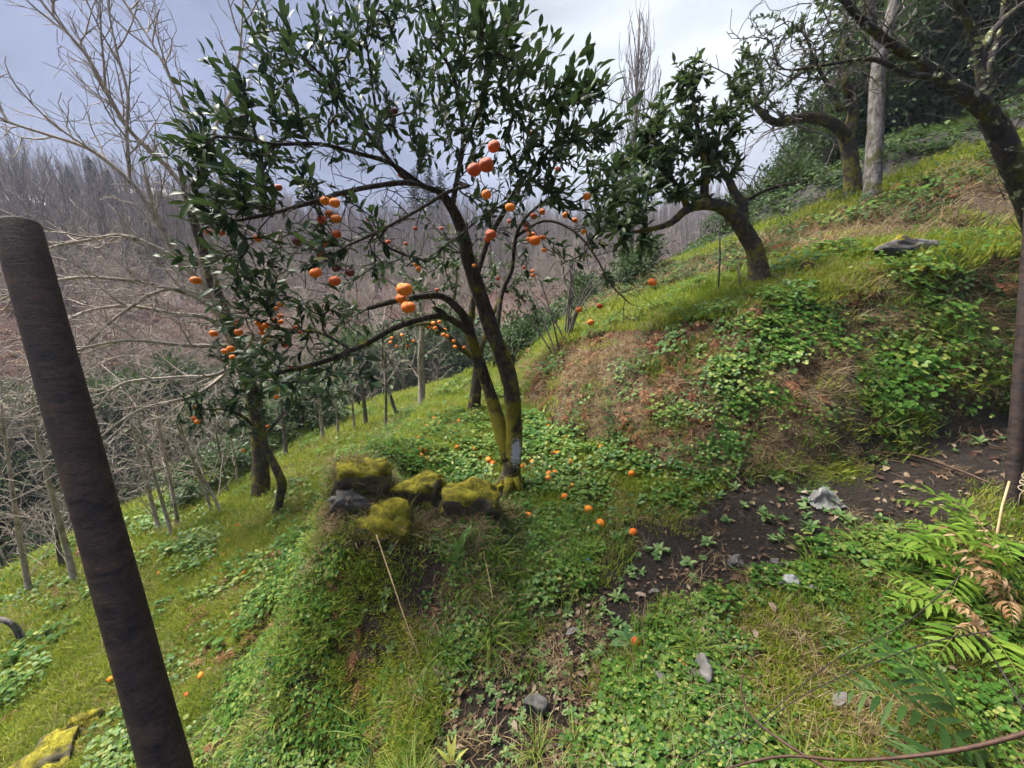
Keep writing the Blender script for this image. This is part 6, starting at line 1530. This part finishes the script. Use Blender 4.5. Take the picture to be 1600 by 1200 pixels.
fern('bright green fern in the middle of the right-hand clump', near_ground(fG, -.02), [(PI*1.0,.42,.85,1.1,.1),(PI*1.2,.42,.6,1.0,0),(PI*.8,.4,.9,1.1,0),(PI*.55,.36,1.0,1.,0)], LF_B, m_rach, m_fern, .14, 13)
fern('yellowish fern rising behind the withered one at the right edge', near_ground(fH, -.02), [(PI*.95,.5,1.1,1.0,0),(PI*1.1,.48,1.2,1.1,0),(PI*.7,.45,1.2,.9,0),(PI*1.4,.42,1.0,1.1,0)], LF_B, m_rach, m_fern, .15, 13)
fern('dark glossy fern with long leaflets in the bottom right corner', fD, [(PI*.92,.70,1.0,1.2,.1),(PI*1.06,.66,.95,1.2,0),(PI*1.2,.6,.85,1.2,0),(PI*.75,.62,1.1,1.0,0)], LF_D, m_rach, m_fern_dark, .19, 17)
fE = near_ground(hit(1570, 960), 0); 
fern('withered tan fern with curled leaves in front of the right-hand post', fE, [(PI*.97,.5,1.2,1.3,0),(PI*1.25,.46,1.1,1.5,.2),(PI*.7,.55,1.25,.9,0),(PI*.4,.55,1.2,.9,0),(PI*.85,.46,1.35,1.2,0),(PI*1.1,.5,1.3,1.1,0)], LF_W, m_rach_dry, m_fern_dry, .085, 12, 1.1)
fern('smaller withered fern hanging left over the bright one', near_ground(hit(1545, 1010), 0), [(PI*.98,.40,1.35,1.5,0),(PI*1.1,.36,1.2,1.6,.1),(PI*.8,.36,1.3,1.3,0)], LF_W, m_rach_dry, m_fern_dry, .075, 12, 1.1)
for px, py, L, lab in [(1003,590,.34,'fern frond standing on the bank right of the trunk'),(950,645,.16,'small pale fern at the bank foot'),(1330,400,.3,'fern beside the grey slab on the second terrace'),(1270,395,.25,'fern on the bank top left of the slab')]:
    p = hit(px, py); fern(lab, near_ground(p, -.01), [(1.2,L,1.3,.9,0),(2.6,L*.8,.9,1.0,0),(4.4,L*.8,.8,1.1,0),(.2,L*.7,.8,1.,0)], LF_D, m_rach, m_fern_dark, L*.3, 12, .9, 'ferns on the banks')

# single leaves and litter
def curled(name, label, cat, px, py, L, w, mat, az, pitch=.2, fold=.4, droop=.8, lift=.02, shape='ell', roll=0., group=None):
    p = hit(px, py)+Vector((0,0,lift)); v, f = leaf_verts(L, w, fold, droop, 8, shape, .04); mb = MB(); mb.add(place(v, az, pitch, roll, p), f)
    o = mb.obj(name, mat); md = o.modifiers.new('thick', 'SOLIDIFY'); md.thickness = .0012; return tag(o, label, cat, group)
m_orange_leaf = plain_mat('orange_dead_leaf', [(0,(.42,.17,.03)),(1,(.62,.33,.07))], 20, .6)
m_tan_leaf = plain_mat('tan_dead_leaf', [(0,(.12,.08,.06)),(1,(.30,.23,.18))], 20, .7); m_grey_leaf = plain_mat('grey_dead_leaf', [(0,(.05,.045,.045)),(1,(.17,.155,.15))], 20, .6)
curled('dead_leaf', 'bright orange-yellow dead leaf beside the rough grey stone', 'leaf', 1046, 1030, .1, .035, m_orange_leaf, -1.0, .1, .3, .3, .05)
DL = [(1290,932,'grey curled leaf touching the whitish stone',.1,m_grey_leaf),(1075,1015,'brown dead leaf just above the orange leaf',.07,m_tan_leaf),(1050,1090,'large grey dead leaf below the orange leaf',.11,m_grey_leaf),(1300,1112,'dark grey shiny dead leaf among the lower right weeds',.09,m_grey_leaf),
 (1200,948,'tan curled dead leaf on the weeds left of the whitish stone',.07,m_tan_leaf),(1440,705,'pale dead leaf on the mud near the right-hand post',.1,m_tan_leaf),(1400,690,'brown dead leaf at the bank foot by the upper path',.09,m_tan_leaf),(1250,775,'tan dead leaf left of the plastic bag',.1,m_tan_leaf),
 (1030,930,'grey dead leaf on the bare soil of the path',.07,m_grey_leaf),(1010,940,'brown dead leaf left of the grey one on the path',.07,m_tan_leaf),(1250,850,'tan dead leaf below the plastic bag',.08,m_tan_leaf),(1110,985,'long brown dead leaf in the weeds above the stones',.08,m_tan_leaf),(685,1062,'brown dead leaf low on the mound face',.07,m_tan_leaf),(885,1000,'brown leaf in the hollow beside the path',.08,m_grey_leaf),(1180,1005,'reddish brown leaf in the clover right of the grey stone',.06,m_tan_leaf)]
for k, (px, py, lab, L, mt) in enumerate(DL): curled('dead_leaf', lab, 'leaf', px, py, L, L*.45, mt, FE.uniform(0, 6.28), FE.uniform(0, .3), FE.uniform(.3, .8), FE.uniform(-.8, .9), .03, group='large dead leaves lying about')
m_strap = leaf_mat('strap_leaf', [(0,(.10,.2,.04)),(1,(.2,.3,.08))], .4, .3, (.2,.35,.05))
tp = depth_of(hit(725, 850))
st_ = empty('strap_fern', hit(740, 825), 'fern with undivided strap-shaped leaves in the middle of the mound face', 'fern')
for (x0,y0,x1,y1,w_) in ((735,822,708,890,.035),(742,825,715,858,.03),(738,820,702,828,.028)):
    P_ = spline([at(x0,y0,tp*.985), at((x0+x1)/2-4,(y0+y1)/2-4,tp*.955), at(x1,y1,tp*.96)], .03); vs = []
    for i, p in enumerate(P_):
        ww = w_*.5*min(1, .4+i/3)*(1 if i < len(P_)-1 else .3); vs += [Vector(p)+Vector((-ww,0,.004)), Vector(p), Vector(p)+Vector((ww,0,.004))]
    mb = MB(); mb.add(vs, [(3*i,3*i+3,3*i+4,3*i+1) for i in range(len(P_)-1)]+[(3*i+1,3*i+4,3*i+5,3*i+2) for i in range(len(P_)-1)]); mb.obj('leaf', m_strap, st_)
dk = hit(985, 1008); dock = empty('dock_plant', dk, 'broad-leaved dock plant beside the lower path', 'plant')
m_dock = leaf_mat('dock_leaf', [(0,(.04,.1,.03)),(1,(.09,.17,.06))], .38, .25, (.15,.28,.05), spec=.35)
for az, L, pt in ((PI*1.05,.12,.25),(PI*.5,.1,.5),(PI*.15,.09,.5),(PI*1.6,.08,.3),(PI*.8,.1,.45)):
    v, f = leaf_verts(L, L*.5, .15, .6, 7, 'ell', .03); mb = MB(); mb.add(place(v, az, pt, 0, dk+Vector((0,0,.02))), f); mb.obj('leaf', m_dock, dock)
yp = hit(705, 1196); yl = empty('yellow_plant', yp, 'pale yellow-green leaf shoot at the bottom edge', 'plant'); m_yel = leaf_mat('yellow_leaf', [(0,(.4,.42,.08)),(1,(.52,.52,.14))], .5, .4, (.5,.5,.1))
for az, L, pt in ((1.3,.12,1.2),(1.9,.11,1.0),(.4,.1,.8),(2.7,.1,.8)):
    v, f = leaf_verts(L, L*.18, .2, .5, 6, 'lan'); mb = MB(); mb.add(place(v, az, pt, 0, yp), f); mb.obj('leaf', m_yel, yl)

# crumpled plastic bag and a blue scrap
m_bag, nt, out = new_mat('cloudy_plastic'); 
pr = princ(nt, None, (.2,.2,.195), .4, spec=.4); tb2 = nt.nodes.new('ShaderNodeBsdfTransparent'); mx = nt.nodes.new('ShaderNodeMixShader'); mx.inputs[0].default_value = .3
nt.links.new(pr.outputs[0], mx.inputs[1]); nt.links.new(tb2.outputs[0], mx.inputs[2]); nt.links.new(mx.outputs[0], out.inputs['Surface'])
from mathutils import noise as mn
bp = hit(1285, 785); vs = []; nn = 22
for i in range(nn):
    for j in range(nn):
        u, v = i/(nn-1)-.5, j/(nn-1)-.5
        r_b = math.hypot(u*1.1, v*1.3); z = .105*max(0, 1-(r_b/.48)**2)*(1+.6*mn.noise(Vector((u*7, v*7, 1)))) + .035*abs(mn.noise(Vector((u*14, v*14, 4))))
        vs.append(bp+Vector((u*.24+.04*mn.noise(Vector((u*6, v*6, 9))), v*.2+.04*mn.noise(Vector((u*6, v*6, 3))), z+.005)))
mb = MB(); mb.add(vs, [(i*nn+j, (i+1)*nn+j, (i+1)*nn+j+1, i*nn+j+1) for i in range(nn-1) for j in range(nn-1)])
tag(mb.obj('plastic_bag', m_bag), 'crumpled cloudy plastic bag lying on the mud of the path', 'bag')
m_blue = plain_mat('blue_plastic', [(0,(.05,.18,.5)),(1,(.2,.4,.7))], 40, .4); bs = hit(917, 884)+Vector((0,-.01,.03)); mb = MB()
for k in range(3):
    v, f = leaf_verts(.045, .03, .5, 1.2, 4, 'round', .1); mb.add(place(v, 1.2+k*.9, .9, k*.5, bs), f)
tag(mb.obj('plastic_scrap', m_blue), 'small blue plastic scrap at the right end of the mound', 'scrap')

# alike fruit and conifers that share a wording: tell them apart by their order from the left
ORD = 'first second third fourth fifth sixth seventh eighth ninth tenth eleventh twelfth thirteenth fourteenth fifteenth sixteenth seventeenth eighteenth nineteenth twentieth'.split()
by = {}
for o in COL.objects:
    if o.parent is None and o.get('category') and o.get('label'): by.setdefault(o['label'], []).append(o)
for lab, L in by.items():
    if len(L) < 2: continue
    bpy.context.view_layer.update()
    L.sort(key=lambda o: (o.location.x)/max(.1, depth_of(o.location)))
    for k, o in enumerate(L):
        w_ = ' '.join(lab.split()[:11]); o['label'] = (lab if len(lab.split()) < 12 else w_)+', '+('leftmost of them' if k == 0 else 'rightmost of them' if k == len(L)-1 else ORD[k]+' from the left')

for o in COL.objects:
    if o.parent is None and o.get('category') and not o.get('kind'): o['kind'] = 'thing'
